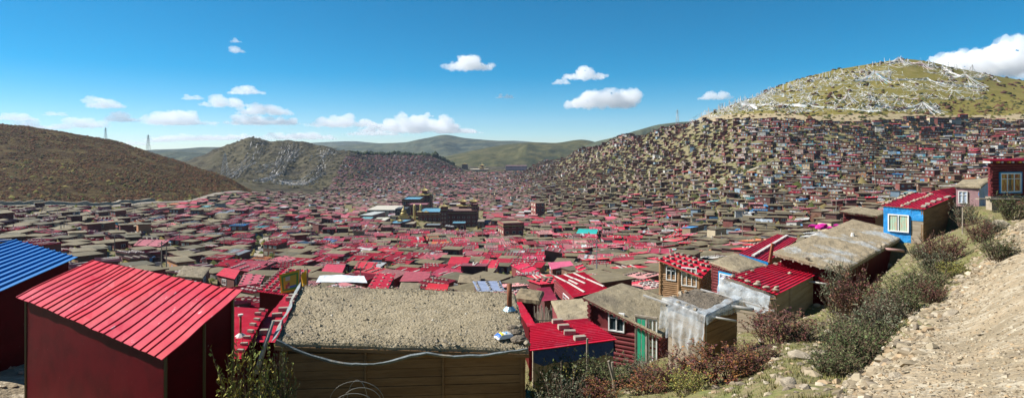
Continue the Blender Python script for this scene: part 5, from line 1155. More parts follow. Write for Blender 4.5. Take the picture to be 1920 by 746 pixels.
hall('golden_temple', 'small temple crowned by the brightest golden pagoda roof', 787, 807, 371, 338, 14, (.14, .05, .04), (.4, .3, .1), 2, gold=[(-.3, .5, 4.6, 2), (.5, .4, 3, 1)])
hall('monastery_hall', 'low maroon hall between the gold-edged hall and the long hall', 764, 800, 385, 300, 14, (.17, .04, .05), (.28, .12, .14), 1, trim=True)
hall('grey_hall', 'grey flat-roofed building at the left edge of the monastery', 674, 698, 404, 258, 20, (.30, .17, .16), (.42, .44, .42), 1, trim=False, cat='building', yaw=-.2, h=7)
hall('cream_hall', 'low building with a cream flat roof beside the sky-blue roofed hall', 697, 722, 414, 240, 15, (.15, .06, .05), (.5, .48, .4), 1, trim=False, cat='building', h=5)
hall('white_courtyard', 'pale paved courtyard terrace with low walls left of the temples', 688, 742, 394, 290, 30, (.42, .38, .32), (.5, .46, .38), 1, trim=False, cat='courtyard', h=2.2)
hall('dark_hall', 'dark building with a painted square on its wall behind the golden statue', 741, 762, 392, 270, 12, (.03, .035, .045), (.06, .07, .08), 1, trim=False, cat='building')
hall('brick_tower', 'plain reddish brick tower house at the foot of the right slope', 1004, 1022, 381, 272, 9, (.22, .07, .06), (.2, .15, .1), 3, trim=False, cat='tower house', yaw=.3)
hall('brick_house', 'two-storey red brick house with a tan roof and blue tarps', 944, 982, 420, 197, 11, (.22, .06, .055), (.27, .2, .13), 2, trim=True, cat='house', yaw=.25)
hall('school_block', 'long pale pink block with a grid of windows on the far saddle', 948, 988, 311, 900, 30, (.72, .42, .44), (.3, .16, .15), 3, trim=False, cat='building', h=18, win=(.6, .55, .55))
hall('saddle_temple', 'stepped golden temple on the far saddle left of the pink block', 880, 915, 318, 880, 40, (.35, .2, .14), (.5, .42, .3), 1, trim=False, h=10, gold=[(.3, .5, 7, 2)])
hall('ridge_shrine', 'small dark shrine on the ridge left of the golden saddle temple', 866, 876, 309, 900, 20, (.12, .06, .05), (.2, .1, .08), 1, gold=[(0, .5, 3.5, 1)], h=12)
for (a, b, t_, Y_, dp, wc_, rc_, rm_, lb) in ((752, 776, 420, 224, 9, (.16, .06, .05), (.3, .25, .18), 'paint', 'low brown hall just right of the sky-blue roofed hall'), (796, 824, 424, 212, 8, (.12, .05, .045), (.2, .24, .25), 'paint', 'low dark hall in front of the long monastery hall'), (858, 880, 404, 246, 8, (.13, .03, .03), (.4, .2, .1), 'paint', 'upper terrace block behind the tallest temple front'),
    (806, 822, 393, 292, 10, (.10, .03, .03), (.28, .30, .30), 'paint', 'small dark hall behind the long monastery hall'), (840, 862, 384, 300, 10, (.16, .05, .05), (.5, .48, .44), 'paint', 'low hall with a white roof behind the tallest temple'), (895, 908, 416, 226, 10, (.10, .04, .04), (.25, .2, .16), 'paint', 'dark annex at the right foot of the tallest temple'), (700, 716, 402, 276, 8, (.3, .12, .11), (.42, .42, .42), 'paint', 'small grey-roofed block behind the cream-roofed building')):
    hall('monastery_annex', lb, a, b, t_, Y_, dp, wc_, rc_, 2, rm_, trim=(a > 790 and a < 870), cat='annex', h=7)
# statue
o = empty('golden_statue', hit(757, 412, lo=150), 'golden seated statue on a stepped plinth among the monastery halls', 'statue')
mb = MB(); mb.box(-3, -3, -2, 3, 3, 2, (.5, .4, .15)); mb.box(-2.2, -2.2, 2, 2.2, 2.2, 3.2, (.5, .4, .15)); mb.build('plinth', M['gold'], o)
mb = MB(); 
for (x, y, z, a, b, c_) in ((0, 0, 3.9, 2.0, 1.6, .8), (0, 0, 5.3, 1.2, .9, 1.6), (-1.2, 0, 5, .35, .35, 1.2), (1.2, 0, 5, .35, .35, 1.2), (0, 0, 7.1, .6, .6, .75), (0, 0, 7.9, .25, .25, .4)): mb.blob(ICO2, Matrix.Translation((x, y, z)) @ Matrix.Diagonal((a, b, c_, 1)), jit=.03)
mb.build('figure', M['gold'], o, True)
for i, (a, b) in enumerate(((777, 413), (789, 412))):
    p = hit(a, b, lo=200); mb = MB(); mb.bar(p, p + Vector((0, 0, 8)), .8, 8); mb.blob(ICO1, Matrix.Translation(p + Vector((0, 0, 8.6))) @ Matrix.Diagonal((1, 1, 1.4, 1)), jit=0); simple('gold_pillar', 'gold victory pillar before the long hall, %s one' % ['left', 'right'][i], 'pillar', mb, M['gold'], 'gold pillars')

# ---------------------------------------------------------------- ground sheets
def zone_mat(name, base, a, b, rough=1.0, bump=(.8, .6, .4), s=(.05, .35, 2.5)):
    return mat(name, base, rough, [(s[0], .42, .6, 6, a), (s[1], .45, .62, 8, b), (s[2], .5, .68, 6, (.62, .62, .62, 1))], bump=bump, coords='World', spec=.05)
GM = {
 'left_hill': zone_mat('brown_heath', (.062, .038, .016), (.12, .088, .034), (.034, .020, .010), s=(.035, .30, 1.5), bump=(.9, 1, .9)),
 'ridge_hill': zone_mat('ridge_grass', (.07, .062, .034), (.035, .030, .022), (.105, .09, .055), s=(.009, .06, .5), bump=(.05, .9, 9)),
 'right_hill': zone_mat('hill_grass', (.185, .155, .04), (.155, .135, .032), (.215, .175, .06), s=(.02, .12, 1.1), bump=(.5, .6, .5)),
 'cut_bank': zone_mat('cut_bank_soil', (.33, .26, .155), (.27, .22, .12), (.37, .3, .2), s=(.04, .3, 2)),
 'valley_ground': zone_mat('valley_soil', (.185, .155, .085), (.115, .12, .04), (.24, .2, .125), s=(.09, .5, 3)),
 'near_ground': mat('near_grass_soil', (.17, .15, .055), .95, [(.5, .42, .58, 6, (.20, .155, .085)), (2.2, .45, .62, 8, (.14, .15, .045)), (9, .5, .7, 6, (.6, .6, .55, 1))], bump=(6, .9, .12), coords='World'),
 'dirt_slope': mat('dirt', (.35, .27, .17), .97, [(.35, .44, .58, 6, (.24, .19, .12)), (1.7, .5, .62, 8, (.42, .36, .26)), (7, .52, .62, 8, (.26, .21, .14)), (26, .5, .72, 8, (.6, .58, .55, 1))], bump=(7, 1, .10), coords='World'),
}
pxg = 960 + F * Xg / np.maximum(Yg, 4); pyg = HY - F * Zg / np.maximum(Yg, 4); Yr_ = Yg / U
ft = np.interp(pxg, [-100, 0, 200, 350, 420, 470, 520, 640], [229, 231, 249, 289, 327, 355, 420, 560])
zone = np.full(Xg.shape, 4); nz = fbm(Xg / 14, Yg / 14, 4)
zone[(pxg < 480) & (Yr_ > ft + 1) & (Yr_ < 560)] = 0
zone[(Yr_ >= 560) & (pxg < 1040)] = 1; zone[(pxg > 440) & (pxg < 660) & (Yr_ > ft) & (Yr_ < 560)] = 1
zone[(pxg > 1225) & (pyg + nz * 5 < 216) & (Yr_ > 290)] = 2
zone[(pxg > 1225) & (pyg + nz * 5 >= 216) & (pyg + nz * 5 < 229 + 3 * nz) & (Yr_ > 290)] = 3
zone[(Yr_ < 60)] = 5
bd = 1588 + (746 - pyg) * 1.02 + nz * 40
zone[(Yr_ < 34) & ((pxg > bd) | (Yr_ < 2.6))] = 6; zone[(Yr_ < 20) & (pxg < 90) & (pxg > -400) & (Yr_ > 9)] = 6
names = ['left_hill', 'ridge_hill', 'right_hill', 'cut_bank', 'valley_ground', 'near_ground', 'dirt_slope']
VV = np.stack([Xg, Yg, Zg], -1).reshape(-1, 3); fz = zone[:-1, :-1].ravel()
idx = np.arange(NV * NU).reshape(NV, NU); Q = np.stack([idx[:-1, :-1], idx[:-1, 1:], idx[1:, 1:], idx[1:, :-1]], -1).reshape(-1, 4)
for zi, nm_ in enumerate(names):
    q = Q[fz == zi]; u_, inv = np.unique(q, return_inverse=True)
    me = bpy.data.meshes.new(nm_); me.from_pydata(VV[u_].tolist(), [], inv.reshape(-1, 4).tolist()); me.polygons.foreach_set('use_smooth', [True] * len(q)); me.materials.append(GM[nm_]); me.update()
    o = bpy.data.objects.new(nm_, me); COL.objects.link(o); tag(o, kind='structure')
# plain out to the horizon
mb = MB(); mb.box(-9000, -900, -78, 9000, 7600, -75, (1, 1, 1)); g = mb.build('far_plain', GM['ridge_hill']); tag(g, kind='structure')
# road round the foot of the left hill, cut bank and paths
def ribbon(name, pts, w, m, lift=.12, kind='structure'):
    mb = MB(); rows = []
    for i, p in enumerate(pts):
        a = pts[max(i - 1, 0)]; b = pts[min(i + 1, len(pts) - 1)]; d = (b - a); d.z = 0
        if d.length < 1e-4: continue
        d.normalize(); n = Vector((-d.y, d.x, 0)); r = []
        for k in range(5): q = p + n * w * (k / 4 - .5); r.append(Vector((q.x, q.y, float(terr(q.x, q.y)) + lift)))
        rows.append(r)
    mb.grid(rows); return tag(mb.build(name, m, None, True), kind='structure')
rp = []
for px in range(-60, 476, 6):
    Yr = float(np.interp(px, [-100, 0, 200, 350, 420, 470], [227, 229, 248, 288, 326, 352])); X = (px - 960) / F * Yr * U; rp.append(Vector((X, Yr * U, float(terr(X, Yr * U)))))
ribbon('road', rp, 5.5, mat('road_gravel', (.26, .225, .18), .95, [(.4, .4, .6, 6, (.2, .17, .13))], coords='World'), .35)
pm = mat('path_pale', (.30, .26, .19), .95, [(.6, .4, .6, 6, (.3, .26, .2))], coords='World')
for pts in pathpts: ribbon('path', pts, 2.4, pm, .25)
# retaining bank along the road
mb = MB(); G = []
for i, p in enumerate(rp[:-2]):
    if p.x > (300 - 960) / F * p.y: break
    d = rp[i + 1] - p; d.normalize(); n = Vector((-d.y, d.x, 0)); q = p + n * 3.6; hgt = 2.2 + 1.4 * float(vnoise(i * .7, 3)); G.append([Vector((q.x, q.y, float(terr(q.x, q.y)) - 1)), Vector((q.x, q.y, p.z + hgt)) + n * .8, Vector((q.x, q.y, p.z + hgt)) + n * 3])
mb.grid(G); simple('stone_embankment', 'low grey stone embankment between the road and the brown hill', 'embankment', mb, M['stone'])

# far mountains
def range_mesh(name, Y, ridge, dep, m, base=-75, amp=.07, seed=0):
    xs = [q[0] for q in ridge]; K = 260; J = 34; pts = []
    pxs = np.linspace(xs[0], xs[-1], K); zt = pchip(np.array(xs, float), -(np.array([q[1] for q in ridge], float) - HY) / F * Y, pxs)
    for j in range(J + 1):
        v = j / J * 2 - 1; yy = Y + v * dep; prof = (1 - abs(v) ** 1.25)
        X = (pxs - 960) / F * Y; n = (np.abs(fbm(X / (dep * .5) + seed, yy / (dep * 1.1) + np.zeros_like(X) + seed, 5)) * -1.2 + .28) + fbm(X / (dep * .14) + seed, yy / (dep * .2) + np.zeros_like(X), 4) * .25
        z = base + (zt - base) * prof + n * (zt - base) * amp * (1 - prof) ** .6 * 9 * (prof > 0) * (.35 + prof)
        pts.append([(a, yy, b) for a, b in zip(X, z)])
    mb = MB(); mb.grid(pts); return tag(mb.build(name, m, None, True), kind='structure')
fm1 = zone_mat('far_grass', (.062, .062, .024), (.030, .036, .017), (.10, .09, .038), s=(.004, .02, .1), bump=(.02, .8, 14))
fm2 = zone_mat('far_rock_grass', (.065, .078, .05), (.032, .045, .035), (.095, .10, .06), s=(.002, .012, .06), bump=(.012, .8, 25))
range_mesh('far_hills', 2300, [(740, 330), (790, 305), (860, 288), (920, 276), (960, 270), (1000, 267), (1040, 268), (1090, 262), (1130, 270), (1200, 290), (1260, 330)], 420, fm1, seed=3)
range_mesh('far_hills', 1900, [(1060, 300), (1110, 268), (1150, 258), (1200, 243), (1240, 233), (1300, 228), (1400, 240), (1560, 290)], 300, fm2, seed=8)
range_mesh('far_mountains', 3700, [(540, 300), (600, 278), (680, 270), (760, 267), (800, 259), (835, 253), (872, 259), (905, 262), (960, 266), (1040, 272), (1130, 285), (1250, 310)], 620, fm2, seed=5)
range_mesh('far_mountains', 5200, [(380, 290), (480, 278), (560, 270), (600, 267), (660, 265), (720, 269), (800, 268), (870, 266), (960, 264), (1040, 269), (1100, 266), (1200, 272), (1300, 280)], 700, fm2, seed=14)
range_mesh('far_mountains', 3300, [(160, 300), (230, 290), (290, 281), (340, 279), (385, 276), (430, 276), (480, 280), (560, 300)], 420, fm2, seed=21)
range_mesh('far_hills', 2400, [(200, 320), (280, 288), (330, 284), (380, 288), (430, 296), (520, 330)], 260, fm2, seed=31)

# ---------------------------------------------------------------- low shrubs and rough plants of the slopes
def clumps(n, region, cols, s0, s1, name, label, seed, base=ICO1, flat=.7):
    rnd = random.Random(seed); mb = MB(); k = 0; tries = 0
    while k < n and tries < n * 12:
        tries += 1; px, Yr = region(rnd)
        if px is None: continue
        y = Yr * U; x = (px - 960) / F * y; z = float(terr(x, y)); s = rnd.uniform(s0, s1) * (1 if rnd.random() < .9 else 1.6); c = rnd.choice(cols); g = rnd.uniform(.8, 1.2)
        mb.blob(base, Matrix.Translation((x, y, z + s * .15)) @ Matrix.Rotation(rnd.uniform(0, 6), 4, 'Z') @ Matrix.Diagonal((s * rnd.uniform(.8, 1.5), s * rnd.uniform(.8, 1.3), s * flat * rnd.uniform(.8, 1.3), 1)), tuple(q * g for q in c), seed=tries, jit=.38); k += 1
    return tag(mb.build(name, M['leaf'], None, True), label, kind='stuff')
def reg_left(r):
    px = r.uniform(-60, 470); f0 = float(np.interp(px, [-100, 0, 200, 350, 420, 470], [234, 236, 254, 293, 332, 358])); Yr = r.uniform(f0, 440)
    if float(vnoise(px / 25, Yr / 8)) < -.2: return None, None
    return px, Yr
clumps(15000, reg_left, [(.055, .025, .012), (.070, .031, .014), (.038, .022, .011), (.085, .064, .026), (.080, .036, .015), (.03, .027, .011)], .45, 1.15, 'heath_shrubs', 'rust and brown heath shrubs covering the left hill', 21, OCT, .6)
def reg_right_town(r):
    px = r.uniform(1000, 1960); Yr = r.uniform(80, 370) if px > 1250 else r.uniform(120, 500)
    if px < 1250 and Yr > float(foot(px)): return None, None
    if px > 1320 and Yr < 90: return None, None
    return px, Yr
clumps(5200, reg_right_town, [(.06, .07, .02), (.09, .085, .03), (.12, .10, .04), (.05, .055, .02), (.15, .12, .05), (.10, .05, .03)], .5, 1.6, 'slope_shrubs', 'green and dry shrubs between the houses on the right slope', 22, OCT, .9)
clumps(2600, lambda r: (r.uniform(-50, 1100), r.uniform(60, 330)), [(.07, .08, .02), (.12, .11, .03), (.05, .06, .02), (.15, .12, .04)], .4, 1.3, 'valley_shrubs', 'small green bushes in the lanes and yards of the valley', 23, OCT, .9)
def reg_hill(r):
    px = r.uniform(1280, 1960); Yr = r.uniform(322, 480); y = Yr * U; x = (px - 960) / F * y
    if HY - F * float(terr(x, y)) / y > 214: return None, None
    if float(vnoise(px / 40 + 3, Yr / 12)) < .12 and r.random() < .85: return None, None
    return px, Yr
clumps(420, reg_hill, [(.07, .035, .025), (.05, .05, .02), (.09, .05, .03)], .8, 2.1, 'hill_shrubs', 'dark shrubs dotted over the grassy prayer flag hill', 24, ICO1, .6)
def reg_ridge(r):
    px = r.uniform(655, 850); return px, float(np.interp(px, [640, 720, 800, 880], [848, 896, 918, 948])) + r.uniform(-14, 4)
clumps(420, reg_ridge, [(.025, .035, .015), (.035, .045, .02)], 2, 4, 'ridge_trees', 'line of dark trees along the crest above the far houses', 25, ICO1, 1.1)
clumps(900, lambda r: (r.uniform(400, 700), r.uniform(560, 850)), [(.05, .045, .025), (.07, .06, .03)], 1.5, 3.5, 'ridge_shrubs', 'low dark shrubs on the bare middle hill', 26, OCT, .6)

# ---------------------------------------------------------------- prayer flags
def surf(px, Yr, lift=0): y = Yr * U; x = (px - 960) / F * y; return Vector((x, y, float(terr(x, y)) + lift))
def string(mb, a, b, w, sag, cols, rnd, n=None):
    L = (b - a).length; n = n or max(4, min(26, int(L / 2.2))); pr = None
    for i in range(n + 1):
        t = i / n; q = lerp(a, b, t); g = float(terr(q.x, q.y)); q.z = max(q.z - sag * 4 * t * (1 - t), g + .25); q.z += rnd.uniform(-.15, .15); q.x += rnd.uniform(-.3, .3)
        if pr is not None:
            hh = w * rnd.uniform(.3, .8); c = rnd.choice(cols); d = Vector((0, 0, -hh)) if rnd.random() < .7 else Vector((rnd.uniform(-1, 1) * hh, -hh * .6, -hh * .3))
            mb.face([pr, q, q + d, pr + d * rnd.uniform(.6, 1)], c)
        pr = q
WH = [(.7, .7, .68)] * 6 + [(.58, .63, .68), (.6, .5, .52), (.55, .58, .5), (.4, .5, .55), (.58, .45, .48), (.45, .42, .38)]
def hill_Y(px, py):       # distance where the right hill shows at this picture point
    g = hit(px, py, lo=200); return g.y / U
rnd = random.Random(77); mb = MB(); anchors = []
dens = [((1290, 1400), (180, 216), 60), ((1380, 1530), (150, 214), 120), ((1500, 1640), (130, 212), 90), ((1600, 1760), (178, 214), 44), ((1600, 1680), (134, 152), 26), ((1680, 1790), (152, 172), 26), ((1760, 1850), (160, 190), 30), ((1640, 1780), (112, 125), 22), ((1760, 1880), (126, 150), 26), ((1330, 1700), (140, 214), 60)]
hs = []
for (xa, xb), (ya, yb), n in dens:
    for i in range(int(n * 1.8)):
        px = rnd.uniform(xa, xb); py = rnd.uniform(ya, yb); top = float(np.interp(px, [1290, 1400, 1500, 1600, 1685, 1760, 1850, 1920], [222, 186, 152, 127, 113, 122, 133, 150]))
        if py < top + 3: py = top + rnd.uniform(2, 20)
        g = hit(px, py, lo=200); hs.append((px, py, g))
for i, (px, py, g) in enumerate(hs):
    near_ = sorted(hs, key=lambda q: (q[2] - g).length)[1:7]
    for q in rnd.sample(near_, 2):
        string(mb, g + Vector((0, 0, rnd.uniform(.5, 3.5))), q[2] + Vector((0, 0, rnd.uniform(.5, 2.5))), rnd.uniform(.22, .5), rnd.uniform(.3, 2), WH, rnd)
    if rnd.random() < .45:
        t = g + Vector((rnd.uniform(-1, 1), 0, rnd.uniform(3, 7)))
        for k in range(rnd.randint(2, 4)): string(mb, t, g + Vector((rnd.uniform(-6, 6), rnd.uniform(-5, 5), .3)), .6, .3, WH, rnd)
for a, b in (((1390, 198), (1500, 200)), ((1500, 200), (1650, 212)), ((1640, 203), (1760, 205)), ((1300, 215), (1420, 206)), ((1740, 215), (1765, 210)), ((1680, 152), (1740, 150)), ((1740, 150), (1770, 158)), ((1600, 140), (1605, 152)), ((1605, 152), (1665, 152)), ((1665, 152), (1668, 136)), ((1668, 136), (1605, 138)), ((1780, 160), (1850, 165)), ((1770, 130), (1800, 145)), ((1800, 145), (1845, 150))):
    for k in range(5): string(mb, hit(a[0] + rnd.uniform(-3, 3), a[1] + rnd.uniform(-2, 2), lo=200) + Vector((0, 0, 1.5)), hit(b[0] + rnd.uniform(-3, 3), b[1] + rnd.uniform(-2, 2), lo=200) + Vector((0, 0, 1.5)), 1.3, 1, WH, rnd, 26)
# poles and flags along the crest at the left
for i in range(95):
    px = rnd.uniform(1290, 1560) if i < 75 else rnd.uniform(1560, 1840); top = float(np.interp(px, [1290, 1400, 1500, 1600, 1685, 1760, 1850, 1920], [222, 186, 152, 127, 113, 122, 133, 150]))
    g = hit(px, top + rnd.uniform(2, 8), lo=200); hh = rnd.uniform(2, 6.5); mb.beam(g, g + Vector((rnd.uniform(-.4, .4), 0, hh)), .5, .35, (.55, .54, .52))
tag(mb.build('prayer_flags', M['cloth']), 'tangle of white prayer flags strung over the grassy hill', kind='stuff')
# the flag tents on the top
def tent(px, py, hh, rr, label, n=16, cols=WH):
    g = hit(px, py, lo=250); o = empty('prayer_flag_tent', g, label, 'prayer flags', 'prayer flag tents'); r2 = random.Random(int(px)); m1 = MB(); m1.bar((0, 0, -1), (0, 0, hh), .22, 6); m1.build('pole', M['wood_weathered'], o); m2 = MB()
    for i in range(n):
        a = 2 * pi * i / n; e = (math.cos(a) * rr * r2.uniform(.7, 1.2), math.sin(a) * rr, 0); gz = float(terr(g.x + e[0], g.y + e[1])) - g.z; pr = None
        for k in range(9):
            t = k / 8; q = Vector((e[0] * t, e[1] * t, lerp(hh, gz + .3, t) - 1.2 * math.sin(pi * t))); 
            if pr is not None: m2.face([pr, q, q + Vector((0, 0, -.42)), pr + Vector((0, 0, -.42))], r2.choice(cols))
            pr = q
    m2.build('flag_string', M['cloth'], o)
tent(1685, 119, 7, 12, 'tallest cone of prayer flags on the very top of the hill')
tent(1726, 124, 5, 12, 'pinkish prayer flag cone right of the hilltop cone', cols=[(.55, .4, .42), (.6, .58, .57)])
tent(1750, 125, 5, 5, 'slim prayer flag cone, third from the top cone'); tent(1823, 135, 8, 4, 'thin pointed flag tripod on the right shoulder of the hill', 8, [(.3, .3, .3)])
tent(1640, 152, 9, 16, 'wide blue-tinged prayer flag tent below the hilltop', 26, WH + [(.2, .45, .6)] * 4)
tent(1445, 176, 6, 5, 'prayer flag cone on the left crest of the hill'); tent(1590, 192, 8, 8, 'star-shaped prayer flag cone in the middle of the hill'); tent(1810, 152, 7, 15, 'white prayer flag fan on the right shoulder of the hill'); tent(1868, 152, 4, 4, 'small white prayer flag cone far right on the hill')
tent(1730, 208, 7, 14, 'large prayer flag spread low on the hill above the houses'); tent(1290, 221, 7, 18, 'prayer flag spread at the left foot of the hill')
# middle hill flags
mb = MB(); rnd = random.Random(99)
lines = [((505, 262), (470, 300)), ((470, 300), (430, 335)), ((545, 268), (520, 330)), ((520, 330), (480, 345)), ((555, 280), (540, 300)), ((540, 300), (480, 320)), ((615, 285), (600, 320)), ((600, 320), (560, 350)), ((560, 350), (585, 340)), ((620, 282), (590, 300)), ((500, 340), (560, 345))]
for a, b in lines:
    for k in range(13):
        A_ = hit(a[0] + rnd.uniform(-16, 16), a[1] + rnd.uniform(-6, 6), lo=600); B_ = hit(b[0] + rnd.uniform(-16, 16), b[1] + rnd.uniform(-6, 6), lo=600)
        string(mb, A_ + Vector((0, 0, 1.5)), B_ + Vector((0, 0, 1.5)), 1.2, 1, [(.55, .52, .49), (.40, .38, .36), (.66, .63, .60)], rnd, 24)
tag(mb.build('ridge_prayer_flags', M['cloth']), 'pale prayer flag strands and scree draped down the middle hill', kind='stuff')

# ---------------------------------------------------------------- pylons and poles
def pylon(px, pyt, pyb, Yr, label, wd=.17):
    b = P(px, pyb, Yr); h = P(px, pyt, Yr).z - b.z; o = empty('lattice_mast', b, label, 'pylon', 'lattice masts'); w0 = h * wd / 2; mb = MB(); n = 7; r = h * .0048
    def c(k, t): s = [(-1, -1), (1, -1), (1, 1), (-1, 1)][k]; w = w0 * (1 - .82 * t); return Vector((s[0] * w, s[1] * w, h * t))
    for k in range(4): mb.bar(c(k, 0) - Vector((0, 0, 1)), c(k, 1), r * 1.3, 4)
    mb.build('leg', M['pylon'], o); mb = MB()
    for i in range(n):
        for k in range(4): mb.bar(c(k, i / n), c((k + 1) % 4, (i + 1) / n), r * .8, 3); mb.bar(c((k + 1) % 4, i / n), c(k, (i + 1) / n), r * .8, 3)
    mb.build('bracing', M['pylon'], o); mb = MB()
    for t in (.78, .9): mb.beam(Vector((-w0 * 1.5, 0, h * t)), Vector((w0 * 1.5, 0, h * t)), r * 2, r * 2)
    mb.build('cross_arm', M['pylon'], o)
pylon(198, 240, 267, 432, 'steel lattice mast on the left hill crest, farther left one', .2); pylon(278, 253, 284, 425, 'steel lattice mast breaking the skyline right of the other on the left hill', .2)
pylon(422, 288, 328, 388, 'pale lattice pylon at the right tip of the brown hill', .3); pylon(1270, 206, 236, 452, 'thin lattice mast left of the prayer flag hill', .2)
PL = [(303, 508, 452, 'tall thin pole above the big red shed roof'), (312, 508, 462, 'shorter pole just right of the tall pole above the red shed'), (1119, 524, 450, 'tall grey metal pole behind the battened crimson roof'), (1031, 493, 462, 'slim pole above the faded pink ribbed roof'), (676, 540, 500, 'dark pole behind the white tarp'), (1392, 455, 398, 'utility pole in front of the right slope, near the trampled path'), (1568, 400, 366, 'utility pole above the largest flat earth roof'), (583, 470, 428, 'thin pole in the left valley'), (808, 548, 508, 'dark pole behind the salmon pink roof'), (1240, 446, 396, 'utility pole on the lower right slope'), (240, 300, 0, ''), (120, 440, 412, 'thin pole above the blue-roofed shed'), (215, 470, 440, 'thin pole above the left half of the big red shed'), (420, 470, 438, 'thin pole left of the printed flag, halfway to the hill'), (520, 440, 414, 'thin pole in the left valley, near its middle'), (745, 470, 444, 'thin pole just in front of the monastery, left side'), (905, 462, 434, 'thin pole just in front of the monastery, right side'), (1000, 452, 424, 'thin pole before the plain reddish tower house'), (1180, 420, 394, 'thin pole on the lower right slope, left one'), (1300, 398, 368, 'thin pole on the right slope above the tan log house'), (1470, 388, 358, 'thin pole on the right slope above the grey plank shed'), (1640, 350, 320, 'thin pole on the right slope above the small flat roof'), (1075, 470, 440, 'thin pole left of the tall grey metal pole')]
for px, pb, pt, lb in PL:
    if not lb: continue
    g = hit(px, pb, lo=30); h = (pb - pt) / F * g.y; o = empty('utility_pole', g, lb, 'pole', 'utility poles'); mb = MB(); mb.bar((0, 0, -.5), (0, 0, h), .13, 8, r2=.09); mb.build('pole', M['metal_grey' if 'grey' in lb else 'wood_weathered'], o); mb = MB(); mb.beam((-.8, 0, h * .93), (.8, 0, h * .93), .1, .1); mb.build('cross_arm', M['wood_weathered'], o)

# ---------------------------------------------------------------- near plants
def bush_data(kind, seed, n_st, leaves):
    rnd = random.Random(seed); st = MB(); lf = MB()
    pal = {'purple': [(.12, .045, .045), (.15, .06, .05), (.10, .06, .035), (.19, .09, .06), (.08, .035, .04), (.11, .10, .04)],
           'red': [(.17, .05, .04), (.22, .09, .05), (.12, .05, .05), (.15, .12, .04), (.25, .12, .04)],
           'green': [(.075, .10, .04), (.11, .135, .055), (.05, .07, .03), (.14, .15, .07), (.10, .09, .05)],
           'grey': [(.12, .14, .085), (.16, .17, .11), (.09, .10, .06), (.14, .11, .08), (.07, .085, .05)],
           'yellow': [(.26, .24, .06), (.20, .22, .06), (.14, .17, .05), (.34, .28, .07)]}[kind]
    tips = []
    for i in range(n_st):
        a = rnd.uniform(0, 2 * pi); r = rnd.random() ** .5; out = Vector((math.cos(a), math.sin(a), 0)); p = out * r * .32; lean = rnd.uniform(.15, .75) * (r + .25); H = rnd.uniform(.35, 1.05) * (1.08 - .4 * r); k = 5; pts = [p]
        for j in range(1, k + 1):
            t = j / k; pts.append(out * (r * .32 + lean * .55 * t ** 1.3) + Vector((rnd.uniform(-.03, .03), rnd.uniform(-.03, .03), H * t)))
        for j in range(k): st.bar(pts[j], pts[j + 1], .0075 * (1 - j / (k + 1)), 3, (.13, .085, .06), cap=False)
        tips.append(pts)
        for s in range(2):    # side shoots
            j = rnd.randint(2, k - 1); q = pts[j]; e = q + Vector((rnd.uniform(-.2, .2), rnd.uniform(-.2, .2), rnd.uniform(.08, .25))); st.bar(q, e, .004, 3, (.12, .08, .06), cap=False); tips.append([q, e])
    per = max(1, leaves // len(tips))
    for pts in tips:
        c0 = rnd.choice(pal)
        for i in range(per):
            u = rnd.uniform(.18, 1) * (len(pts) - 1); j = min(int(u), len(pts) - 2); q = lerp(pts[j], pts[j + 1], u - j); a = rnd.uniform(0, 6.3); L = rnd.uniform(.03, .07); up = rnd.uniform(-.2, .9)
            d = Vector((math.cos(a), math.sin(a), up)).normalized(); sd = d.cross(Vector((rnd.uniform(-1, 1), rnd.uniform(-1, 1), 1))).normalized() * L * .24; q = q + Vector((rnd.uniform(-.015, .015), rnd.uniform(-.015, .015), 0)); g = rnd.uniform(.75, 1.35); c = c0 if rnd.random() < .6 else rnd.choice(pal)
            lf.face([q, q + d * L * .5 + sd, q + d * L, q + d * L * .5 - sd], tuple(x * g for x in c))
    a = st.build('stems', M['leaf']); b = lf.build('leaves', M['leaf']); ma, mb_ = a.data, b.data; bpy.data.objects.remove(a); bpy.data.objects.remove(b); return ma, mb_
BV = {}
for kd, n in (('purple', 2), ('red', 2), ('green', 2), ('grey', 2), ('yellow', 1)): BV[kd] = [bush_data(kd, 40 + i + hash_ * 10, 95, 3300) for hash_, i in zip([len(kd)] * n, range(n))]
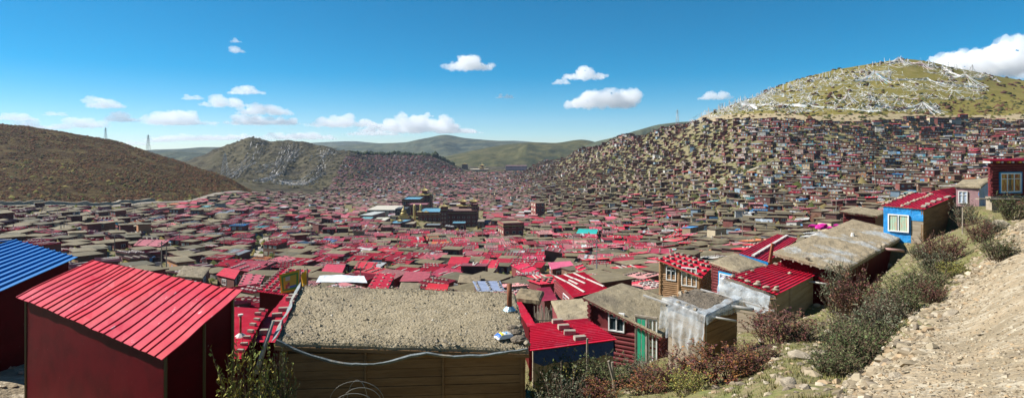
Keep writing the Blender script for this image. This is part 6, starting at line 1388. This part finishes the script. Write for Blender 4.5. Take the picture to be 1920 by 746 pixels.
BUSH = [  # px, base row, top row, width in picture, kind, label
 (1462, 706, 580, 118, 'purple', 'largest rounded purple-leaved bush below the plastic-draped shack', 17),
 (1345, 790, 655, 120, 'red', 'reddish bush at the bottom edge below the pale plank shack', 11), (1275, 795, 672, 90, 'purple', 'dusky bush in front of the pale plank shack base', 12),
 (1290, 790, 700, 70, 'yellow', 'low bush with yellow leaves at the bottom edge, before the plank shack', 10.5), (1395, 790, 690, 80, 'red', 'small reddish bush at the bottom edge right of the pale plank shack', 11),
 (1200, 760, 672, 70, 'grey', 'grey-green bush under the green door house', 15), (1150, 755, 676, 80, 'green', 'leafy green bush below the red log wall', 15), (1085, 758, 668, 90, 'green', 'green bush in front of the blue tarp shed, right part', 14), (1030, 765, 688, 80, 'yellow', 'yellowish bush at the right foot of the plank cabin', 13),
 (1060, 790, 705, 90, 'grey', 'sprawling grey-green bush at the bottom edge right of the plank cabin', 11.5), (1125, 790, 715, 80, 'red', 'russet bush at the bottom edge below the red log house', 12), (1215, 790, 705, 90, 'red', 'russet and green bush at the bottom edge left of the plank shack', 12),
 (1600, 745, 610, 110, 'green', 'tall green bush at the left edge of the dirt slope, nearest one', 10.5), (1565, 765, 668, 80, 'green', 'dark green bush at the bottom edge by the dirt slope', 9), (1645, 680, 575, 90, 'grey', 'grey-green bush midway up the edge of the dirt slope', 12.5), (1590, 690, 590, 80, 'grey', 'grey-green bush behind the nearest tall green bush', 15),
 (1600, 610, 508, 80, 'purple', 'tall purple bush in front of the largest flat roof corner', 21), (1575, 585, 498, 60, 'grey', 'pale green bush touching the corner of the largest flat roof', 24), (1690, 612, 535, 90, 'green', 'green and purple bush beside the rubble, below the blue tarp house', 15), (1655, 590, 540, 60, 'purple', 'small purple bush on the grassy bank', 18),
 (1740, 560, 500, 70, 'green', 'green bush at the upper end of the hedge along the rubble', 18), (1768, 505, 438, 66, 'purple', 'purple bush on the grass right of the blue tarp house', 23), (1790, 540, 492, 50, 'yellow', 'yellowish bush above the rubble, right of the hedge', 19), (1725, 490, 458, 40, 'grey', 'small grey bush beside the blue tarp house', 28),
 (1840, 458, 416, 46, 'purple', 'dark purple bush on the grass below the log house', 24), (1875, 492, 440, 60, 'green', 'dark green bush below the right edge log house', 17), (1905, 408, 366, 60, 'green', 'dark green bush beside the stone pier of the log house', 28), (1862, 440, 410, 40, 'grey', 'small green bush beside the purple bush below the log house', 26), (1812, 400, 380, 44, 'grey', 'low bush beside the pinkish grey house', 36),
 (476, 775, 655, 105, 'yellow', 'yellow-green bush between the big red shed and the plank cabin', 10.8), (515, 775, 680, 60, 'green', 'green bush against the left end of the plank cabin', 10.8), (437, 760, 690, 40, 'green', 'small green bush at the right corner of the big red shed', 13.5),
 (1625, 720, 600, 90, 'green', 'dense green bush in the hedge along the dirt slope, third from the bottom', 11.5), (1668, 640, 552, 80, 'grey', 'grey-green bush in the middle of the hedge along the dirt slope', 14), (1712, 580, 512, 80, 'green', 'green bush near the upper end of the hedge, below the purple one', 17), (1755, 540, 470, 60, 'grey', 'twiggy grey bush at the top of the hedge along the dirt slope', 21), (1420, 760, 668, 90, 'purple', 'dusky purple bush at the bottom below the largest purple bush', 13),
 (1505, 690, 640, 60, 'grey', 'low grey bush right of the largest purple bush', 17), (1745, 575, 530, 50, 'purple', 'small dusky bush on the upper rubble edge', 15.5)]
for px, pb, pt, wd, kd, lb, Yr in BUSH:
    y = Yr * U; x = (px - 960) / F * y; g = Vector((x, y, float(terr(x, y)))); top = -(pt - HY) / F * y; h = max(.6, (top - g.z)) * 1.25; w = wd / F * y * 1.2
    if h > 3.8: h = 3.8
    o = empty('bush', g, lb, 'bush', 'bushes of the near slope', R_(0, 6)); v = random.choice(BV[kd]); o.scale = (w / 1.25, w / 1.25, h * 1.0)
    for nm_, me in (('stem', v[0]), ('foliage', v[1])): c_ = bpy.data.objects.new(nm_, me); COL.objects.link(c_); c_.parent = o
# grass tufts
rnd = random.Random(31); mb = MB()
for i in range(26000):
    Yr = 4 + 42 * rnd.random() ** 1.3; y = Yr * U; px = rnd.uniform(400, 1960) if rnd.random() < .75 else rnd.uniform(1350, 1900); x = (px - 960) / F * y; z = float(terr(x, y)); py = HY - F * z / y
    if px > 1575 + (746 - py) * 1.02: continue
    if float(vnoise(x / 1.7, y / 1.7)) < -.18: continue
    if any((x - a) ** 2 + (y - b) ** 2 < (r * .8) ** 2 for a, b, r in HC): continue
    c0 = rnd.choice([(.20, .17, .06), (.13, .13, .04), (.26, .21, .10), (.10, .11, .035), (.17, .15, .07)]); s = rnd.uniform(.04, .13)
    for k in range(5):
        a = rnd.uniform(0, 6.3); d = Vector((math.cos(a), math.sin(a), 0)); p = Vector((x, y, z - .02)) + d * rnd.uniform(0, .08); mb.face([p - d.cross(Vector((0, 0, 1))) * .009, p + d.cross(Vector((0, 0, 1))) * .009, p + d * s * .5 + Vector((0, 0, s))], c0)
tag(mb.build('grass', M['leaf']), 'dry yellow-green grass tufts on the near slope', kind='stuff')
# rubble and stones of the near slope
rnd = random.Random(41); mb = MB(); mb2 = MB()
SC_ = [(.32, .26, .175), (.36, .30, .205), (.26, .205, .135), (.42, .36, .265), (.28, .225, .15), (.35, .255, .155), (.22, .18, .13)]
for i in range(24000):
    Yr = 4.5 + 34 * rnd.random() ** 1.6; y = Yr * U; px = rnd.uniform(1500, 2050); x = (px - 960) / F * y; z = float(terr(x, y)); py = HY - F * z / y; e = px - (1588 + (746 - py) * 1.02)
    if e < -30: 
        if rnd.random() > .12: continue
    band = math.exp(-(e / 42.) ** 2); 
    if rnd.random() > .55 + band: continue
    s = (.010 + .026 * rnd.random() ** 2.5) * (1 + 2.2 * band * rnd.random() ** 2) * (1 + Yr / 24); g = rnd.uniform(.8, 1.2)
    mb.blob(OCT if s < .06 else ICO1, Matrix.Translation((x, y, z + s * .12)) @ Matrix.Rotation(rnd.uniform(0, 6), 4, 'Z') @ Matrix.Rotation(rnd.uniform(-.6, .6), 4, 'X') @ Matrix.Diagonal((s * 1.3, s, s * .65, 1)), tuple(q * g for q in rnd.choice(SC_)), seed=i, jit=.33)
for i in range(2600):
    Yr = 7 + 34 * rnd.random(); y = Yr * U; px = rnd.uniform(1330, 1760) if rnd.random() < .6 else rnd.uniform(-60, 480) if rnd.random() < .5 else rnd.uniform(1000, 1400); x = (px - 960) / F * y; z = float(terr(x, y)); s = rnd.uniform(.02, .10)
    if px > 1500 and rnd.random() < .5: s *= 1.5
    mb.blob(ICO1, Matrix.Translation((x, y, z + s * .1)) @ Matrix.Rotation(rnd.uniform(0, 6), 4, 'Z') @ Matrix.Diagonal((s * 1.4, s, s * .6, 1)), rnd.choice(SC_), seed=i, jit=.3)
tag(mb.build('rubble', M['gravel']), 'stones and rubble scattered over the dirt slope and grass', kind='stuff')
RK = [(1783, 590, .22, 'angular dark-edged rock alone on the open dirt slope'), (1715, 600, .2, 'flat slab of rock at the rubble edge beside the hedge'), (1500, 672, .30, 'pale rock right of the largest purple bush, left one'), (1535, 668, .28, 'pale rock right of the largest purple bush, right one'), (1480, 722, .2, 'pale rock at the foot of the purple bush, low down'), (1510, 728, .14, 'small white stone at the bottom on the grass'), (1880, 428, .8, 'large orange-brown boulder on the bank below the log house'), (1665, 502, .5, 'orange rock behind the hedge, below the blue tarp house'), (1640, 528, .55, 'broad pale rock on the bank beside the largest flat roof'), (1610, 552, .45, 'pale rock beside the purple bush on the bank'),
      (1560, 552, .35, 'stone at the dark wall of the largest flat roof house'), (1545, 560, .3, 'stone in the low wall right of the grey plank shed, upper'), (1530, 575, .32, 'stone in the low wall right of the grey plank shed, lower'), (1790, 500, .32, 'pale rock at the upper rubble edge'), (1700, 662, .16, 'rock at the middle rubble edge'), (1680, 706, .14, 'rock near the lower end of the rubble edge'), (1430, 640, .3, 'slab showing between purple bush and plastic-draped shack'), (1900, 470, .3, 'pale rock on the bank at the right picture edge')]
for px, py, s, lb in RK:
    g = hit(px, py, lo=4.5, hi=70); rock(g + Vector((0, 0, s * .15)), s, lb, 'single rocks on the near slope')
for i, (px, py, s) in enumerate(((440, 700, .22), (432, 722, .25), (455, 735, .24), (475, 742, .2), (445, 745, .2), (12, 690, .22), (40, 700, .12), (60, 712, .1), (90, 735, .1))):
    g = hit(px, py, lo=9, hi=40, pads=False); rock(g + Vector((0, 0, s * .4)), s, ['topmost pale rock at the right corner of the big red shed', 'second rock down at the right corner of the big red shed', 'reddish rock at the bottom, right of the big red shed', 'rightmost rock at the bottom beside the yellow-green bush', 'lowest rock against the big red shed corner', 'dark rock pile top at the far left edge', 'small stone on gravel left of the big red shed', 'second small stone on gravel left of the big red shed', 'lowest small stone on gravel by the big red shed'][i], 'rocks around the big red shed')
# posts and poles in the bottom scrub
for i, (px, pb, pt, Yr, ln, lb) in enumerate(((1101, 700, 634, 16, 0, 'thin upright post before the red log house'), (1152, 740, 678, 13.5, -4, 'short weathered post in the scrub'), (1165, 760, 676, 13, -24, 'dark leaning stake beside the short weathered post'), (1053, 712, 676, 16, 0, 'small stump post before the blue tarp shed'), (1805, 432, 389, 32, 0, 'thin dark post on the grass below the pinkish house'))):
    mb = MB(); a, b = P(px, pb + 12, Yr), P(px + ln, pt, Yr); mb.bar(a, b, .05, 7, r2=.04); simple('post', lb, 'post', mb, M['wood_weathered'], 'posts in the scrub')

# ---------------------------------------------------------------- clouds
def cloud_mat():
    m = bpy.data.materials.new('cloud'); m.use_nodes = True; N = m.node_tree.nodes; L = m.node_tree.links; N.clear()
    o = N.new('ShaderNodeOutputMaterial'); v = N.new('ShaderNodeVolumePrincipled'); v.inputs['Color'].default_value = (1, 1, 1, 1); v.inputs['Density'].default_value = .0048; v.inputs['Anisotropy'].default_value = .0
    L.new(v.outputs[0], o.inputs['Volume']); return m
CM = cloud_mat()
CL = [(30, 218, 58, 17, 'small puffy cloud low at the left edge, above the brown hill'), (62, 234, 60, 16, 'longer cloud touching the crest of the brown hill at the left'), (108, 237, 44, 12, 'small flat cloud over the brown hill, between two longer ones'), (162, 230, 62, 20, 'puffy cloud just above the brown hill crest, left of the first mast'), (104, 213, 36, 9, 'wispy little cloud above the flat cloud over the brown hill'), (196, 193, 64, 20, 'ragged white cloud above the first mast'), (230, 219, 50, 20, 'round cloud between the ragged cloud and the second mast'), (328, 222, 116, 26, 'large long cloud right of the second mast'), (361, 183, 38, 9, 'thin flat cloud above the large long cloud'), (422, 190, 74, 23, 'bright domed cloud upper left of centre'), (460, 168, 60, 18, 'pointed cloud above and right of the bright domed cloud'), (497, 206, 92, 20, 'long cloud right of the bright domed cloud'), (492, 226, 140, 17, 'long flat cloud above the middle hill top'), (442, 77, 22, 6, 'upper of the two tiny clouds high in the sky'), (446, 92, 24, 15, 'lower of the two tiny clouds high in the sky'), (655, 229, 140, 20, 'left half of the longest cloud bank above the far mountains'), (790, 236, 200, 28, 'right half of the longest cloud bank above the far mountains'), (800, 215, 26, 9, 'tiny cloud above the longest cloud bank'), (880, 118, 94, 26, 'isolated bright cloud high over the monastery'), (947, 181, 34, 7, 'tiny flat cloud below and right of the isolated bright cloud'), (1096, 136, 74, 26, 'oval cloud above the biggest central cloud'), (1128, 180, 130, 46, 'biggest ragged cloud right of centre'), (1052, 154, 34, 9, 'wispy cloud left of the oval cloud'), (1340, 180, 58, 14, 'soft faint cloud left of the prayer flag hill'), (1880, 112, 230, 62, 'huge white cloud rising behind the right shoulder of the hill')]
FAINT = [(340, 258, 90, 14), (430, 258, 140, 12), (560, 256, 130, 13), (250, 268, 60, 10), (700, 250, 100, 10), (860, 246, 90, 9), (300, 262, 60, 10)]
def cloud(px, py, w, h, label, Y=9200., faint=False, seed=0):
    rnd = random.Random(seed); k = Y / F; W = w * k / 2 * 1.02; H = h * k * 1.08; cx_ = (px - 960) * k; cz = -(py + h * .42 - HY) * k; mb = MB(); n = max(24, int(22 * w / h) + 14); base = (ICO1[0], ICO1[1])
    lob = [(rnd.uniform(-.75, .75), rnd.uniform(.5, 1)) for _ in range(max(3, int(1.7 * w / h)))]
    for i in range(n):
        x = rnd.uniform(-1, 1) * (1 if rnd.random() < .7 else .7); env = max(.22, max(a * math.exp(-((x - c_) / .2) ** 2) for c_, a in lob)) * (1 - abs(x) ** 4 * .85)
        r = H * rnd.uniform(.12, .30) * (.5 + .6 * env); z = min(max(rnd.random() * H * env * .9, r * .7), H) ; y = rnd.uniform(-.6, .6) * W
        mb.blob(ICO2, Matrix.Translation((x * W, y, z)) @ Matrix.Diagonal((r * rnd.uniform(1.1, 2.0), r * 3, r, 1)), seed=i, jit=.05)
    o = mb.build('cloud', CMF if faint else CM, None, loc=None); o.location = (cx_, Y, cz)
    rm = o.modifiers.new('r', 'REMESH'); rm.mode = 'VOXEL'; rm.voxel_size = max(H / 24, W / 75)
    tx = bpy.data.textures.new('cl', 'CLOUDS'); tx.noise_scale = H * .22; tx.noise_depth = 5; dm = o.modifiers.new('d', 'DISPLACE'); dm.texture = tx; dm.strength = H * .42; dm.mid_level = .55; dm.texture_coords = 'LOCAL'
    return o
CMF = CM.copy(); CMF.name = 'cloud_thin'; [n for n in CMF.node_tree.nodes if n.type == 'PRINCIPLED_VOLUME'][0].inputs['Density'].default_value = .0045
for i, (a, b, w, h, lb) in enumerate(CL): tag(cloud(a, b, w, h * 1.05, lb, seed=300 + i, faint=('faint' in lb or 'wispy' in lb)), lb, 'cloud', 'cumulus clouds')
for i, (a, b, w, h) in enumerate(FAINT): tag(cloud(a, b, w, h, '', Y=9800, faint=True, seed=700 + i), ['pale cloud veil low above the pylon gap', 'pale cloud veil left of the middle hill top', 'pale cloud veil right of the middle hill top', 'lowest pale cloud veil near the second mast', 'pale cloud veil above the far blue ridge', 'pale cloud veil right above the far peak', 'small pale cloud veil right of the second mast'][i], 'cloud', 'thin horizon clouds')
# ---------------------------------------------------------------- haze
def haze():
    m = bpy.data.materials.new('haze_air'); m.use_nodes = True; N = m.node_tree.nodes; L = m.node_tree.links; N.clear(); o = N.new('ShaderNodeOutputMaterial'); v = N.new('ShaderNodeVolumePrincipled')
    v.inputs['Color'].default_value = (.62, .78, 1, 1); v.inputs['Density'].default_value = .00005; v.inputs['Anisotropy'].default_value = .2; L.new(v.outputs[0], o.inputs['Volume'])
    mb = MB(); mb.box(-9100, -1000, -80, 9100, 7700, 330); h = mb.build('haze', m); tag(h, 'faint blue haze over the far mountains', kind='stuff')
haze()
# ---------------------------------------------------------------- light, sky, camera
SUN = Vector((-.975, .16, 0)).normalized(); EL = math.radians(41); SD = Vector((SUN.x * math.cos(EL), SUN.y * math.cos(EL), math.sin(EL)))
wd = bpy.data.worlds.new('World'); SC.world = wd; wd.use_nodes = True; N = wd.node_tree.nodes; L = wd.node_tree.links
sky = N.new('ShaderNodeTexSky'); sky.sky_type = 'NISHITA'; sky.sun_disc = False; sky.sun_elevation = EL; sky.sun_rotation = math.atan2(SD.x, SD.y); sky.altitude = 4000; sky.air_density = 1.0; sky.dust_density = .0; sky.ozone_density = 2.5
hs_ = N.new('ShaderNodeHueSaturation'); hs_.inputs['Saturation'].default_value = 1.6; hs_.inputs['Hue'].default_value = .484
L.new(sky.outputs[0], hs_.inputs['Color']); L.new(hs_.outputs[0], N['Background'].inputs['Color']); N['Background'].inputs['Strength'].default_value = .063
sl = bpy.data.lights.new('sun', 'SUN'); sl.energy = 5.0; sl.angle = math.radians(.53); sl.color = (1, .955, .89); so = bpy.data.objects.new('sun', sl); COL.objects.link(so)
so.rotation_euler = (-SD).to_track_quat('-Z', 'Y').to_euler()
cam = bpy.data.cameras.new('camera'); co = bpy.data.objects.new('camera', cam); COL.objects.link(co); SC.camera = co
cam.sensor_width = 36; cam.lens = 36 * F / 1920; cam.clip_end = 40000; cam.clip_start = .1; co.rotation_euler = (pi / 2, 0, 0); cam.shift_y = -(746 / 2 - HY) / 1920
import re as _re
for o_ in bpy.data.objects:
    if 'label' in o_.keys() and o_.get('kind') != 'structure':
        n_ = len(_re.findall(r"[A-Za-z0-9][A-Za-z0-9'-]*", o_['label']))
        if n_ > 16 or n_ < 4: print('LONG', n_, o_.name, '|', o_['label'])
SC.view_settings.view_transform = 'Standard'; SC.view_settings.look = 'None'; SC.view_settings.gamma = 1; SC.view_settings.exposure = 0.9; SC.view_settings.use_curve_mapping = False
SC.cycles.max_bounces = 18; SC.cycles.diffuse_bounces = 2; SC.cycles.glossy_bounces = 2; SC.cycles.transmission_bounces = 3; SC.cycles.volume_bounces = 16; SC.cycles.transparent_max_bounces = 12; SC.cycles.volume_max_steps = 64; SC.cycles.use_denoising = True
